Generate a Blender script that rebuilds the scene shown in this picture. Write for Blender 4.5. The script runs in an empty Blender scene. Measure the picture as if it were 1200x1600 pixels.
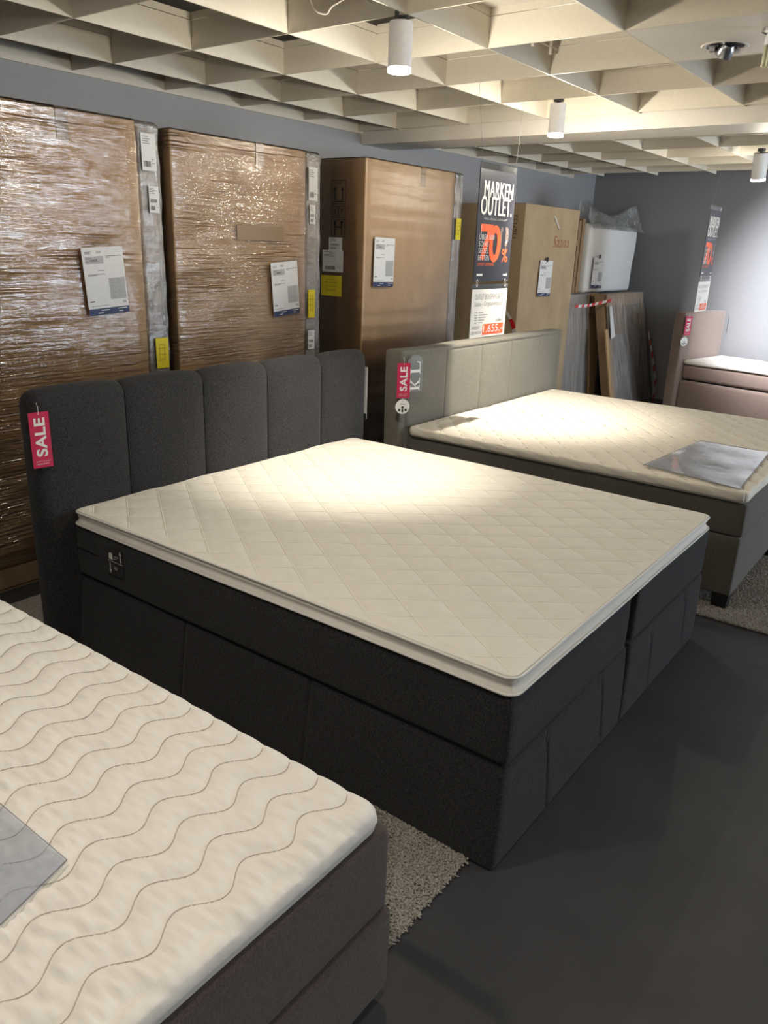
import bpy, bmesh, math, random
import numpy as np
from mathutils import Vector, Matrix
random.seed(7); rng = np.random.default_rng(7)
SC = bpy.context.scene
COL = SC.collection

# ------------------------------------------------------------------ camera
cam_d = bpy.data.cameras.new('camera'); cam = bpy.data.objects.new('camera', cam_d); COL.objects.link(cam)
cR = Vector((0.60396164, -0.79623162, 0.03529214)); cU = Vector((0.23695738, 0.2216639, 0.94589445)); cF = Vector((0.76097407, 0.56292123, -0.32254945))
cam.matrix_world = Matrix(((cR.x, cU.x, -cF.x, -1.63639), (cR.y, cU.y, -cF.y, -0.76595), (cR.z, cU.z, -cF.z, 1.65908), (0, 0, 0, 1)))
cam_d.sensor_fit = 'VERTICAL'; cam_d.sensor_height = 36.0; cam_d.lens = 1221.2 / 1600 * 36.0
cam_d.clip_start = 0.02; cam_d.clip_end = 100
SC.camera = cam

# ------------------------------------------------------------------ view + world + lights
SC.view_settings.view_transform = 'Standard'; SC.view_settings.look = 'None'
SC.view_settings.exposure = 0.12; SC.view_settings.gamma = 1.0; SC.view_settings.use_curve_mapping = False
W = bpy.data.worlds.new('world'); SC.world = W; W.use_nodes = True
wb = W.node_tree.nodes['Background']; wb.inputs[0].default_value = (1.0, 0.93, 0.84, 1); wb.inputs[1].default_value = 0.125

LIGHTS = []
def light(name, kind, loc, target, energy, color, **kw):
    d = bpy.data.lights.new(name, kind); d.energy = energy; d.color = color
    for k, v in kw.items(): setattr(d, k, v)
    o = bpy.data.objects.new(name, d); COL.objects.link(o); o.location = loc
    dv = Vector(target) - Vector(loc)
    o.rotation_euler = dv.to_track_quat('-Z', 'Y').to_euler()
    return o
WARM = (1.0, 0.92, 0.76); NEUT = (1.0, 0.92, 0.80); DAY = (0.78, 0.88, 1.0)
# shop window daylight in the wall behind the camera
light('window_daylight', 'AREA', (5.5, -5.9, 1.45), (4.5, 0, 1.2), 90, DAY, shape='RECTANGLE', size=2.2, size_y=1.9)
# ceiling spots added out of view as fill; the first follows the bed's floor shadow
for (x, y, e) in ((-1.15, 0.93, 40), (-2.3, -1.1, 50), (0.4, -2.2, 40), (2.9, -2.6, 40), (5.4, -1.9, 60), (-0.75, -0.35, 22)):
    light('unseen_spot_light', 'SPOT', (x, y, 2.38), (x, y + .05, 0), e, NEUT, spot_size=math.radians(120), spot_blend=1.0, shadow_soft_size=0.06)
    light('unseen_spot_glow', 'POINT', (x, y, 2.30), (x, y + .05, 0), e * .30, NEUT, shadow_soft_size=0.03)  # wide fill glow added at each unseen spot

# ------------------------------------------------------------------ materials
def nt(name):
    m = bpy.data.materials.new(name); m.use_nodes = True
    t = m.node_tree; b = t.nodes['Principled BSDF']
    return m, t, b
def setc(b, c, rough=0.6, spec=0.5, metal=0.0):
    b.inputs['Base Color'].default_value = (*c, 1); b.inputs['Roughness'].default_value = rough
    b.inputs['Specular IOR Level'].default_value = spec; b.inputs['Metallic'].default_value = metal
def plain(name, c, rough=0.6, spec=0.4, metal=0.0):
    m, t, b = nt(name); setc(b, c, rough, spec, metal)
    co = t.nodes.new('ShaderNodeTexCoord'); n = t.nodes.new('ShaderNodeTexNoise'); n.inputs['Scale'].default_value = 60
    t.links.new(co.outputs['Object'], n.inputs['Vector'])
    mx = t.nodes.new('ShaderNodeMixRGB'); mx.inputs[1].default_value = (*[v * .93 for v in c], 1); mx.inputs[2].default_value = (*[min(1, v * 1.05) for v in c], 1)
    t.links.new(n.outputs[0], mx.inputs[0]); t.links.new(mx.outputs[0], b.inputs['Base Color'])
    return m
def noise_node(t, vec_scale, scale, detail=2, rough=0.5, rot=None):
    co = t.nodes.new('ShaderNodeTexCoord'); mp = t.nodes.new('ShaderNodeMapping')
    mp.inputs['Scale'].default_value = vec_scale
    if rot: mp.inputs['Rotation'].default_value = rot
    n = t.nodes.new('ShaderNodeTexNoise'); n.inputs['Scale'].default_value = scale; n.inputs['Detail'].default_value = detail; n.inputs['Roughness'].default_value = rough
    t.links.new(co.outputs['Object'], mp.inputs['Vector']); t.links.new(mp.outputs[0], n.inputs['Vector'])
    return n
def ramp(t, src, stops):
    r = t.nodes.new('ShaderNodeValToRGB'); e = r.color_ramp.elements
    while len(e) < len(stops): e.new(0.5)
    for k, (p, c) in enumerate(stops): e[k].position = p; e[k].color = (*c, 1)
    t.links.new(src, r.inputs[0]); return r
def bump(t, b, src, strength, dist):
    bp = t.nodes.new('ShaderNodeBump'); bp.inputs['Strength'].default_value = strength; bp.inputs['Distance'].default_value = dist
    t.links.new(src, bp.inputs['Height'])
    if b is not None: t.links.new(bp.outputs[0], b.inputs['Normal'])
    return bp
def fabric(name, dark, light_, scale=260, sheen=0.15):
    m, t, b = nt(name); setc(b, dark, 0.9, 0.15)
    n1 = noise_node(t, (1, 1, 0.55), scale, 3, 0.7)
    r = ramp(t, n1.outputs[0], [(0.36, dark), (0.64, light_)])
    n3 = noise_node(t, (1, 1, 1), 5, 2); mx = t.nodes.new('ShaderNodeMixRGB'); mx.blend_type = 'MULTIPLY'; mx.inputs[0].default_value = 0.25
    t.links.new(r.outputs[0], mx.inputs[1]); t.links.new(n3.outputs[0], mx.inputs[2])
    t.links.new(mx.outputs[0], b.inputs['Base Color'])
    b.inputs['Sheen Weight'].default_value = sheen; b.inputs['Sheen Roughness'].default_value = 0.6
    n2 = noise_node(t, (1, 1, 1), scale * 1.6, 1)
    bump(t, b, n2.outputs[0], 0.35, 0.001)
    return m
M = {}
M['anthracite'] = fabric('anthracite_fabric', (0.009, 0.009, 0.0115), (0.053, 0.052, 0.054), 310, 0.08)
M['stitch_light'] = plain('cream_quilting_thread', (0.86, 0.83, 0.76), 0.8)
M['stitch_grey'] = plain('grey_beige_quilting_thread', (0.50, 0.46, 0.41), 0.8)
M['taupe'] = fabric('taupe_fabric', (0.14, 0.13, 0.112), (0.24, 0.225, 0.19), 240)
M['taupe_dark'] = fabric('taupe_grey_fabric', (0.10, 0.09, 0.078), (0.15, 0.137, 0.12), 240)
M['mauve'] = fabric('mauve_brown_fabric', (0.25, 0.178, 0.15), (0.33, 0.24, 0.2), 200, 0.3)
M['brown'] = fabric('brown_grey_fabric', (0.056, 0.043, 0.039), (0.105, 0.083, 0.076), 300)
M['thread'] = plain('dark_seam', (0.01, 0.01, 0.012), 0.8)
def ticking(name, c):
    m, t, b = nt(name); setc(b, c, 0.85, 0.2)
    n = noise_node(t, (1, 1, 1), 14, 3, .6)
    r = ramp(t, n.outputs[0], [(0.3, tuple(v * .95 for v in c)), (0.7, c)])
    t.links.new(r.outputs[0], b.inputs['Base Color'])
    n2 = noise_node(t, (1, 1, 1), 700, 1); n4 = noise_node(t, (1, 1, 1), 22, 3, .6)
    b1 = bump(t, None, n4.outputs[0], 0.25, 0.008)
    b2 = bump(t, b, n2.outputs[0], 0.15, 0.0006); t.links.new(b1.outputs[0], b2.inputs['Normal'])
    return m
M['tick_cream'] = ticking('cream_ticking', (0.80, 0.765, 0.70))
M['tick_white'] = ticking('white_ticking', (0.80, 0.765, 0.71))
M['tick_warm'] = ticking('warm_white_ticking', (0.76, 0.71, 0.625))
M['binding'] = plain('white_mattress_binding', (0.78, 0.76, 0.72), 0.7)

def cardboard(name, c1, c2):
    m, t, b = nt(name); setc(b, c1, 0.75, 0.25)
    n = noise_node(t, (1.2, 1.2, .7), 6, 4, .6); r = ramp(t, n.outputs[0], [(0.3, c1), (0.7, c2)])
    t.links.new(r.outputs[0], b.inputs['Base Color'])
    w = noise_node(t, (1, 1, 0.02), 130, 1); bump(t, b, w.outputs[0], 0.12, 0.002)
    return m
M['card'] = cardboard('brown_cardboard', (0.42, 0.275, 0.145), (0.50, 0.335, 0.185))
M['card_dark'] = cardboard('old_brown_cardboard', (0.26, 0.17, 0.10), (0.36, 0.25, 0.15))
M['card_tan'] = cardboard('tan_cardboard', (0.37, 0.27, 0.165), (0.44, 0.33, 0.205))
M['tape'] = plain('brown_packing_tape', (0.28, 0.18, 0.10), 0.3, 0.6)
def film(name, tint, base_refl, rough, streak, strength=0.9, haze=0.0, vertical=False, dist=0.012, ridge=False, hc=(.75, .75, .75)):
    m = bpy.data.materials.new(name); m.use_nodes = True; t = m.node_tree; t.nodes.clear()
    out = t.nodes.new('ShaderNodeOutputMaterial'); mix = t.nodes.new('ShaderNodeMixShader')
    tr = t.nodes.new('ShaderNodeBsdfTransparent'); tr.inputs[0].default_value = (*tint, 1)
    gl = t.nodes.new('ShaderNodeBsdfGlossy'); gl.inputs['Roughness'].default_value = rough; gl.inputs[0].default_value = (1, 1, 1, 1)
    n1 = noise_node(t, streak, 9, 5, .62); n2 = noise_node(t, (2, 2, 2) if vertical else (1.5, 1.5, 5), 5, 2)
    mg = t.nodes.new('ShaderNodeMath'); mg.operation = 'MULTIPLY'
    t.links.new(n1.outputs[0], mg.inputs[0]); t.links.new(n2.outputs[0], mg.inputs[1])
    hsrc = mg.outputs[0]
    if ridge:   # long sharp stretch creases: ridges along the contours of a stretched noise, in patches
        def math_(op, a_, b_=None, v=None):
            q = t.nodes.new('ShaderNodeMath'); q.operation = op; t.links.new(a_, q.inputs[0])
            if b_ is not None: t.links.new(b_, q.inputs[1])
            elif v is not None: q.inputs[1].default_value = v
            return q.outputs[0]
        n3 = noise_node(t, (streak[0] * 1.3, streak[1] * 1.3, streak[2] * .8), 9, 2, .5, (0, .03, 0))
        d_ = math_('ABSOLUTE', math_('SUBTRACT', n3.outputs[0], v=.5)); rg = math_('SUBTRACT', d_, v=.07); rg = math_('MINIMUM', rg, v=0.0)
        rg = math_('MULTIPLY', rg, v=-7.0)
        n4 = noise_node(t, (1, 1, 2.5), 2.2, 2); mk_ = ramp(t, n4.outputs[0], [(0.42, (0, 0, 0)), (0.6, (1, 1, 1))])
        hsrc = math_('ADD', math_('MULTIPLY', rg, mk_.outputs[0]), math_('MULTIPLY', mg.outputs[0], v=.9))
    bp = bump(t, None, hsrc, strength, dist)
    t.links.new(bp.outputs[0], gl.inputs['Normal'])
    fr = t.nodes.new('ShaderNodeFresnel'); fr.inputs[0].default_value = 1.45; t.links.new(bp.outputs[0], fr.inputs['Normal'])
    ad = t.nodes.new('ShaderNodeMath'); ad.operation = 'ADD'; ad.inputs[1].default_value = base_refl; ad.use_clamp = True
    t.links.new(fr.outputs[0], ad.inputs[0]); t.links.new(ad.outputs[0], mix.inputs[0])
    src = tr.outputs[0]
    if haze > 0:
        df = t.nodes.new('ShaderNodeBsdfDiffuse'); df.inputs[0].default_value = (*hc, 1)
        m2 = t.nodes.new('ShaderNodeMixShader')
        rr = ramp(t, n1.outputs[0], [(0.40, (haze * .4,) * 3), (0.62, (min(1, haze * 1.8),) * 3)])
        t.links.new(rr.outputs[0], m2.inputs[0]); t.links.new(tr.outputs[0], m2.inputs[1]); t.links.new(df.outputs[0], m2.inputs[2]); src = m2.outputs[0]
    t.links.new(src, mix.inputs[1]); t.links.new(gl.outputs[0], mix.inputs[2]); t.links.new(mix.outputs[0], out.inputs[0])
    return m
M['film'] = film('stretch_film', (0.97, 0.96, 0.95), 0.05, 0.09, (0.10, 0.10, 5.5), 1.0, 0.02, dist=0.012, ridge=True)
M['film_light'] = film('thin_stretch_film', (0.98, 0.97, 0.96), 0.0, 0.28, (0.5, 0.5, 2), 0.5, 0.01, dist=.006)
M['film_dense'] = film('bunched_stretch_film', (0.93, 0.92, 0.91), 0.09, 0.15, (3, 3, 6), 1.0, 0.12)
M['film_bag'] = film('clear_polythene_bag', (0.96, 0.95, 0.94), 0.05, 0.2, (2, 2, .35), 1.0, 0.15, True, dist=.025)
M['film_bagtop'] = film('crumpled_polythene', (0.88, 0.88, 0.87), 0.06, 0.25, (1.6, 1.6, 1.2), 0.9, 0.22, True, dist=.03)
M['pouch'] = film('clear_plastic_pouch', (0.86, 0.90, 0.97), 0.12, 0.08, (.3, .3, .3), 0.35, 0.30, hc=(.62, .68, .82))
M['plate_grey'] = plain('grey_tinted_acrylic', (0.22, 0.23, 0.22), 0.35); M['plate_grey'].node_tree.nodes['Principled BSDF'].inputs['Alpha'].default_value = 0.6
M['clear'] = film('clear_acrylic', (0.90, 0.92, 0.93), 0.0, 0.12, (.3, .3, .3), 0.01, 0.05)
M['foam_white'] = plain('white_foam_wrap', (0.72, 0.72, 0.71), 0.7)
M['board_grey'] = plain('taupe_board', (0.36, 0.32, 0.29), 0.6)
M['slate'] = plain('slate_grey_wrap', (0.075, 0.08, 0.088), 0.6)
M['paper'] = plain('white_paper', (0.70, 0.70, 0.71), 0.6)
M['paper_grey'] = plain('grey_print', (0.42, 0.42, 0.43), 0.6)
M['ink'] = plain('black_ink', (0.02, 0.02, 0.02), 0.6)
M['ink_grey'] = plain('grey_ink', (0.18, 0.18, 0.19), 0.6)
M['ink_soft'] = plain('pale_grey_ink', (0.34, 0.34, 0.35), 0.6)
M['navy'] = plain('navy_print', (0.022, 0.035, 0.10), 0.5)
M['yellow'] = plain('yellow_label', (0.72, 0.60, 0.02), 0.55)
M['yellow_ink'] = plain('olive_ink', (0.38, 0.30, 0.02), 0.6)
M['poster'] = plain('anthracite_poster', (0.028, 0.029, 0.042), 0.4)
M['orange'] = plain('orange_print', (0.85, 0.13, 0.035), 0.5)
M['white_print'] = plain('white_print', (0.82, 0.80, 0.76), 0.5)
M['skin_print'] = plain('halftone_portrait_print', (0.20, 0.15, 0.135), 0.5)
M['crimson'] = plain('crimson_card', (0.56, 0.022, 0.085), 0.4)
M['red_pen'] = plain('red_marker', (0.42, 0.07, 0.03), 0.6)
M['red_tape'] = plain('red_tape', (0.55, 0.012, 0.02), 0.4)
M['white_tape'] = plain('white_tape', (0.6, 0.58, 0.55), 0.4)
M['slat'] = plain('cream_lattice_paint', (0.66, 0.61, 0.52), 0.5, 0.3)
M['panelw'] = plain('off_white_panel', (0.74, 0.70, 0.64), 0.5, 0.3)
M['deck'] = plain('grey_ceiling_deck', (0.15, 0.14, 0.125), 0.9)
M['wall'] = plain('grey_blue_wall_paint', (0.36, 0.36, 0.375), 0.9, 0.2)
M['wall2'] = plain('grey_wall_paint', (0.25, 0.25, 0.26), 0.85, 0.2)
M['lampw'] = plain('white_lamp_enamel', (0.90, 0.90, 0.92), 0.5)
M['chrome'] = plain('brushed_chrome', (0.55, 0.56, 0.58), 0.25, 0.5, 1.0)
M['metal_dark'] = plain('dark_metal', (0.08, 0.08, 0.085), 0.4, 0.5, 0.6)
M['black'] = plain('black_plastic', (0.008, 0.008, 0.008), 0.5)
M['cable'] = plain('white_cable', (0.7, 0.66, 0.58), 0.5)
M['tube'] = plain('opal_glass_tube', (0.70, 0.68, 0.50), 0.25)
def emis(name, c, s):
    m = bpy.data.materials.new(name); m.use_nodes = True; t = m.node_tree; t.nodes.clear()
    o = t.nodes.new('ShaderNodeOutputMaterial'); e = t.nodes.new('ShaderNodeEmission'); e.inputs[0].default_value = (*c, 1); e.inputs[1].default_value = s
    t.links.new(e.outputs[0], o.inputs[0]); return m
M['glow'] = emis('lit_led', (1.0, 0.95, 0.9), 28)
M['sky'] = None
def glassglow():
    # daylight seen through the shop window: bright sky with dark trees
    m = emis('daylit_window_view', DAY, 14.0); t = m.node_tree; e = [n for n in t.nodes if n.type == 'EMISSION'][0]
    n = noise_node(t, (1, 1, 1), 1.6, 4, .6); r = ramp(t, n.outputs[0], [(0.40, (0.06, 0.09, 0.06)), (0.50, (0.65, 0.82, 1.0)), (0.8, (0.85, 0.93, 1.0))])
    t.links.new(r.outputs[0], e.inputs[0]); return m
M['view'] = glassglow()
def floor_mat():
    m, t, b = nt('anthracite_carpet_floor'); setc(b, (0.03, 0.03, 0.032), 0.6, 0.5)
    n = noise_node(t, (1, 1, 1), 2.2, 5, .65); r = ramp(t, n.outputs[0], [(0.3, (0.038, 0.038, 0.041)), (0.7, (0.058, 0.058, 0.062))])
    t.links.new(r.outputs[0], b.inputs['Base Color'])
    n2 = noise_node(t, (1, 1, 1), 60, 4, .7); bump(t, b, n2.outputs[0], 0.3, 0.003)
    return m
M['floor'] = floor_mat()
M['rug'] = fabric('beige_shag', (0.26, 0.235, 0.20), (0.52, 0.48, 0.42), 140, 0.3)

# ------------------------------------------------------------------ mesh helpers
def tag(o, label=None, cat=None, group=None, kind=None):
    if label: o['label'] = label
    if cat: o['category'] = cat
    if group: o['group'] = group
    if kind: o['kind'] = kind
    return o
def empty(name, loc, label, cat, group=None):
    o = bpy.data.objects.new(name, None); COL.objects.link(o); o.location = loc; o.empty_display_size = 0.1
    return tag(o, label, cat, group)
class MB:
    def __init__(s): s.v = []; s.f = []; s.m = []; s.mats = []; s.n = 0
    def mi(s, mat):
        if mat not in s.mats: s.mats.append(mat)
        return s.mats.index(mat)
    def add(s, verts, faces, mat):
        k = s.mi(mat); verts = np.asarray(verts, float).reshape(-1, 3)
        s.v.append(verts); s.f += [tuple(i + s.n for i in f) for f in faces]; s.m += [k] * len(faces); s.n += len(verts)
        return s
    def box(s, a, b, mat):
        x0, y0, z0 = a; x1, y1, z1 = b
        v = [(x0, y0, z0), (x1, y0, z0), (x1, y1, z0), (x0, y1, z0), (x0, y0, z1), (x1, y0, z1), (x1, y1, z1), (x0, y1, z1)]
        return s.add(v, [(0, 3, 2, 1), (4, 5, 6, 7), (0, 1, 5, 4), (1, 2, 6, 5), (2, 3, 7, 6), (3, 0, 4, 7)], mat)
    def hexa(s, v8, mat):
        return s.add(v8, [(0, 3, 2, 1), (4, 5, 6, 7), (0, 1, 5, 4), (1, 2, 6, 5), (2, 3, 7, 6), (3, 0, 4, 7)], mat)
    def tube(s, pts, r, mat, seg=8, closed=False):
        pts = [Vector(p) for p in pts]; n = len(pts); vs = []; fs = []
        rr = r if isinstance(r, (list, tuple)) else [r] * n
        for i, p in enumerate(pts):
            d = (pts[min(i + 1, n - 1)] - pts[max(i - 1, 0)]).normalized()
            u = d.orthogonal().normalized() if i == 0 else (u - d * u.dot(d)).normalized()
            w = d.cross(u)
            for k in range(seg):
                a = 2 * math.pi * k / seg; vs.append(p + (u * math.cos(a) + w * math.sin(a)) * rr[i])
        for i in range(n - 1):
            for k in range(seg):
                a = i * seg + k; b2 = i * seg + (k + 1) % seg; fs.append((a, b2, b2 + seg, a + seg))
        fs.append(tuple(range(seg))[::-1]); fs.append(tuple((n - 1) * seg + k for k in range(seg)))
        return s.add([tuple(v) for v in vs], fs, mat)
    def lathe(s, prof, mat, seg=32, M4=None):
        # prof: list of (r,z)
        vs = []; fs = []; n = len(prof)
        for (r, z) in prof:
            for k in range(seg):
                a = 2 * math.pi * k / seg; p = Vector((r * math.cos(a), r * math.sin(a), z)); vs.append(tuple(M4 @ p if M4 else p))
        for i in range(n - 1):
            for k in range(seg):
                a = i * seg + k; b2 = i * seg + (k + 1) % seg; fs.append((a, b2, b2 + seg, a + seg))
        return s.add(vs, fs, mat)
    def build(s, name, parent=None, smooth=False, loc=None, auto=None):
        me = bpy.data.meshes.new(name); v = np.vstack(s.v) if s.v else np.zeros((0, 3))
        if loc is not None: v = v - np.asarray(loc, float)
        elif parent is not None: v = v - np.array(parent.location)
        me.from_pydata(v.tolist(), [], s.f); 
        for m in s.mats: me.materials.append(M[m] if isinstance(m, str) else m)
        me.polygons.foreach_set('material_index', s.m)
        if smooth: me.polygons.foreach_set('use_smooth', [True] * len(me.polygons))
        me.validate(); me.update()
        o = bpy.data.objects.new(name, me); COL.objects.link(o)
        if loc is not None and parent is None: o.location = loc
        if parent is not None: o.parent = parent
        if auto:
            try: me.set_sharp_from_angle(angle=math.radians(auto))
            except Exception: pass
        return o
def axis_pts(lo, hi, r, step, extra=(), rn=3):
    a = list(lo + r * (1 - np.cos(np.linspace(0, math.pi / 2, rn + 1)))) ; b = list(hi - r * (1 - np.cos(np.linspace(0, math.pi / 2, rn + 1))))
    n = max(1, int(round((hi - lo - 2 * r) / step))); mid = list(np.linspace(lo + r, hi - r, n + 1))
    ex = [e + d for e in extra for d in (-.012, -.005, 0, .005, .012) if lo + r < e + d < hi - r]
    p = sorted(set(round(float(x), 5) for x in a + b + mid + ex))
    out = [p[0]]
    for x in p[1:]:
        if x - out[-1] > 0.0012: out.append(x)
    return np.array(out)
def soft_box(lo, hi, r, step, disp=None, seams=((), (), ()), steps=None):
    """rounded dense box; returns verts, quads. disp(P,N)->signed offset along N"""
    lo = np.array(lo, float); hi = np.array(hi, float); st = steps or (step,) * 3
    ax = [axis_pts(lo[k], hi[k], r, st[k], seams[k]) for k in range(3)]
    idx = {}; V = []; F = []
    def vid(i, j, k):
        key = (i, j, k)
        if key not in idx: idx[key] = len(V); V.append((ax[0][i], ax[1][j], ax[2][k]))
        return idx[key]
    n = [len(a) - 1 for a in ax]
    for j in range(n[1]):
        for k in range(n[2]):
            F.append((vid(0, j, k), vid(0, j, k + 1), vid(0, j + 1, k + 1), vid(0, j + 1, k)))
            F.append((vid(n[0], j, k), vid(n[0], j + 1, k), vid(n[0], j + 1, k + 1), vid(n[0], j, k + 1)))
    for i in range(n[0]):
        for k in range(n[2]):
            F.append((vid(i, 0, k), vid(i + 1, 0, k), vid(i + 1, 0, k + 1), vid(i, 0, k + 1)))
            F.append((vid(i, n[1], k), vid(i, n[1], k + 1), vid(i + 1, n[1], k + 1), vid(i + 1, n[1], k)))
    for i in range(n[0]):
        for j in range(n[1]):
            F.append((vid(i, j, 0), vid(i, j + 1, 0), vid(i + 1, j + 1, 0), vid(i + 1, j, 0)))
            F.append((vid(i, j, n[2]), vid(i + 1, j, n[2]), vid(i + 1, j + 1, n[2]), vid(i, j + 1, n[2])))
    P = np.array(V); Q = np.clip(P, lo + r, hi - r); D = P - Q; L = np.linalg.norm(D, axis=1, keepdims=True); L[L == 0] = 1
    N = D / L; P2 = Q + N * r
    if disp is not None: P2 = P2 + disp(P2, N)[:, None] * N
    return P2, F
def smooth_noise(seed, fx, fy, fz=0.0):
    r = np.random.default_rng(seed); K = 7
    ks = r.normal(size=(K, 3)) * np.array([fx, fy, fz]) ; ph = r.uniform(0, 6.28, K); am = r.uniform(.5, 1, K) / K
    return lambda P: (am * np.sin(P @ ks.T + ph)).sum(1)
def groove(d, w): return np.exp(-(d / w) ** 2)

# text ------------------------------------------------------------------
def text_geo(s, size, bold=0.0, shear=0.0, spacing=1.06):
    cu = bpy.data.curves.new('t', 'FONT'); cu.body = s; cu.size = size; cu.resolution_u = 7 if len(s) <= 8 else 3; cu.offset = bold * size; cu.shear = shear; cu.space_character = spacing
    o = bpy.data.objects.new('t', cu); COL.objects.link(o)
    dg = bpy.context.evaluated_depsgraph_get(); me = bpy.data.meshes.new_from_object(o.evaluated_get(dg))
    v = np.array([x.co[:] for x in me.vertices]).reshape(-1, 3); f = [tuple(p.vertices) for p in me.polygons]
    bpy.data.objects.remove(o); bpy.data.curves.remove(cu); bpy.data.meshes.remove(me)
    return v, f
class Card:
    """flat printed thing: origin = lower left corner, right/up unit vectors, normal towards the reader"""
    def __init__(s, origin, right, up, mb=None):
        s.o = np.array(origin, float); s.r = np.array(right, float); s.r /= np.linalg.norm(s.r)
        u = np.array(up, float); u -= s.r * (u @ s.r); s.u = u / np.linalg.norm(u); s.n = np.cross(s.r, s.u)
        s.mb = mb or MB()
    def P(s, x, y, l=0.0): return s.o + s.r * x + s.u * y + s.n * l
    def slab(s, x0, y0, x1, y1, mat, t=0.0015):
        v = [s.P(x0, y0, -t), s.P(x1, y0, -t), s.P(x1, y1, -t), s.P(x0, y1, -t), s.P(x0, y0), s.P(x1, y0), s.P(x1, y1), s.P(x0, y1)]
        s.mb.hexa(v, mat); return s
    def rect(s, x0, y0, x1, y1, mat, l=0.0006):
        s.mb.add([s.P(x0, y0, l), s.P(x1, y0, l), s.P(x1, y1, l), s.P(x0, y1, l)], [(0, 1, 2, 3)], mat); return s
    def poly(s, pts, mat, l=0.0006):
        s.mb.add([s.P(x, y, l) for x, y in pts], [tuple(range(len(pts)))], mat); return s
    def frame(s, x0, y0, x1, y1, w, mat, l=0.0006):
        s.rect(x0, y0, x1, y0 + w, mat, l); s.rect(x0, y1 - w, x1, y1, mat, l); s.rect(x0, y0, x0 + w, y1, mat, l); s.rect(x1 - w, y0, x1, y1, mat, l); return s
    def ell(s, cx, cy, rx, ry, mat, l=0.0006, rot=0, n=28):
        c, q = math.cos(rot), math.sin(rot)
        return s.poly([(cx + rx * math.cos(a) * c - ry * math.sin(a) * q, cy + rx * math.cos(a) * q + ry * math.sin(a) * c) for a in np.linspace(0, 2 * math.pi, n, endpoint=False)], mat, l)
    def text(s, txt, x, y, w=None, h=None, mat='ink', l=0.0009, bold=0.0, rot=0, shear=0.0, align='L'):
        """fit the string in box w x h with lower-left (x,y); rot=90 runs it upwards"""
        v, f = text_geo(txt, 1.0, bold, shear); 
        if len(v) == 0: return s
        mn = v.min(0); mx = v.max(0); sz = mx - mn
        if rot: tw, th = h, w
        else: tw, th = w, h
        sx = tw / sz[0] if tw else th / sz[1]; sy = th / sz[1] if th else sx
        a = (v[:, 0] - mn[0]) * sx; b = (v[:, 1] - mn[1]) * sy
        if align == 'R': a = a - sz[0] * sx
        if rot: X = x + (th if th else sz[1] * sy) - b; Y = y + a
        else: X = x + a; Y = y + b
        s.mb.add(s.o + np.outer(X, s.r) + np.outer(Y, s.u) + s.n * l, f, mat); return s

# ------------------------------------------------------------------ room
HZ = 2.472; WY = 3.38; WX = 7.99
tag(MB().box((-6, -6.1, -.1), (WX + .1, WY + .1, 0), 'floor').build('floor'), kind='structure')
tag(MB().box((-6, WY, 0), (WX + .1, WY + .1, 2.95), 'wall').build('wall_back'), kind='structure')
tag(MB().box((WX, -6.1, 0), (WX + .1, WY, 2.95), 'wall2').build('wall_right'), kind='structure')
wf = MB()
wf.box((-6, -6.1, 0), (4.3, -6, 2.95), 'wall2').box((6.7, -6.1, 0), (WX, -6, 2.95), 'wall2').box((4.3, -6.1, 0), (6.7, -6, .5), 'wall2').box((4.3, -6.1, 2.4), (6.7, -6, 2.95), 'wall2')
tag(wf.build('wall_front'), kind='structure')
wn = MB(); wn.box((4.3, -6.2, .5), (6.7, -6.18, 2.4), 'view')
for x in (4.3, 5.45, 6.64): wn.box((x, -6.08, .5), (x + .06, -6.02, 2.4), 'metal_dark')
tag(wn.build('window_1'), kind='structure')
tag(MB().box((-6, -6.1, 2.84), (WX + .1, WY + .1, 2.95), 'deck').build('ceiling'), kind='structure')
# open timber lattice under the deck: one continuous grid
lt = MB(); T = 0.004
XS = [0.453 + .598 * k for k in range(-9, 6)] + [4.005 + .598 * k for k in range(0, 6)]
YS = [1.8077 + .6029 * k for k in range(-12, 3)]
for x in XS:
    lt.box((x - T, -5.5, HZ), (x + T, WY, HZ + .118), 'slat')
    lt.box((x - T * .6, -5.5, HZ + .121), (x + T * .6, WY, HZ + .15), 'slat')
for y in YS:
    for (a, b) in ((-5, 3.5), (3.88, 7.35)):
        lt.box((a, y - T, HZ + .0006), (b, y + T, HZ + .1174), 'slat')
        lt.box((a, y - T * .6, HZ + .121), (b, y + T * .6, HZ + .1497), 'slat')
lt.box((-5, WY - .012, HZ - .012), (3.5, WY - .001, HZ + .14), 'slat')
lt.box((3.88, WY - .012, HZ - .012), (7.35, WY - .001, HZ + .14), 'slat')
tag(lt.build('trim_1'), kind='structure')
tag(MB().box((3.5, -5.5, 2.386), (3.88, WY, 2.84), 'panelw').build('trim_2'), kind='structure')
# closed panels lying over some of the lattice cells
cells = MB()
def cell(i, j): x0 = 0.453 + .598 * i; y0 = 1.8077 - .6029 * (j + 1); return x0, y0, x0 + .598, y0 + .6029
for (i, j) in ((1, 1), (2, 1), (3, 1), (2, 0), (3, 0), (4, 0), (4, 1), (0, 1), (3, 2), (4, 2), (0, 2), (1, 2)):
    a = cell(i, j); x1 = min(a[2], 3.5); cells.box((a[0], a[1], HZ + .150), (x1, a[3], HZ + .158), 'panelw')
tag(cells.build('trim_3'), kind='structure')
a = cell(2, 2)
pl = MB(); pl.box((a[0] + .004, a[1] + .004, HZ + .001), (a[2] - .004, a[3] - .004, HZ + .008), 'panelw')
tag(pl.build('trim_4'), kind='structure')

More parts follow.
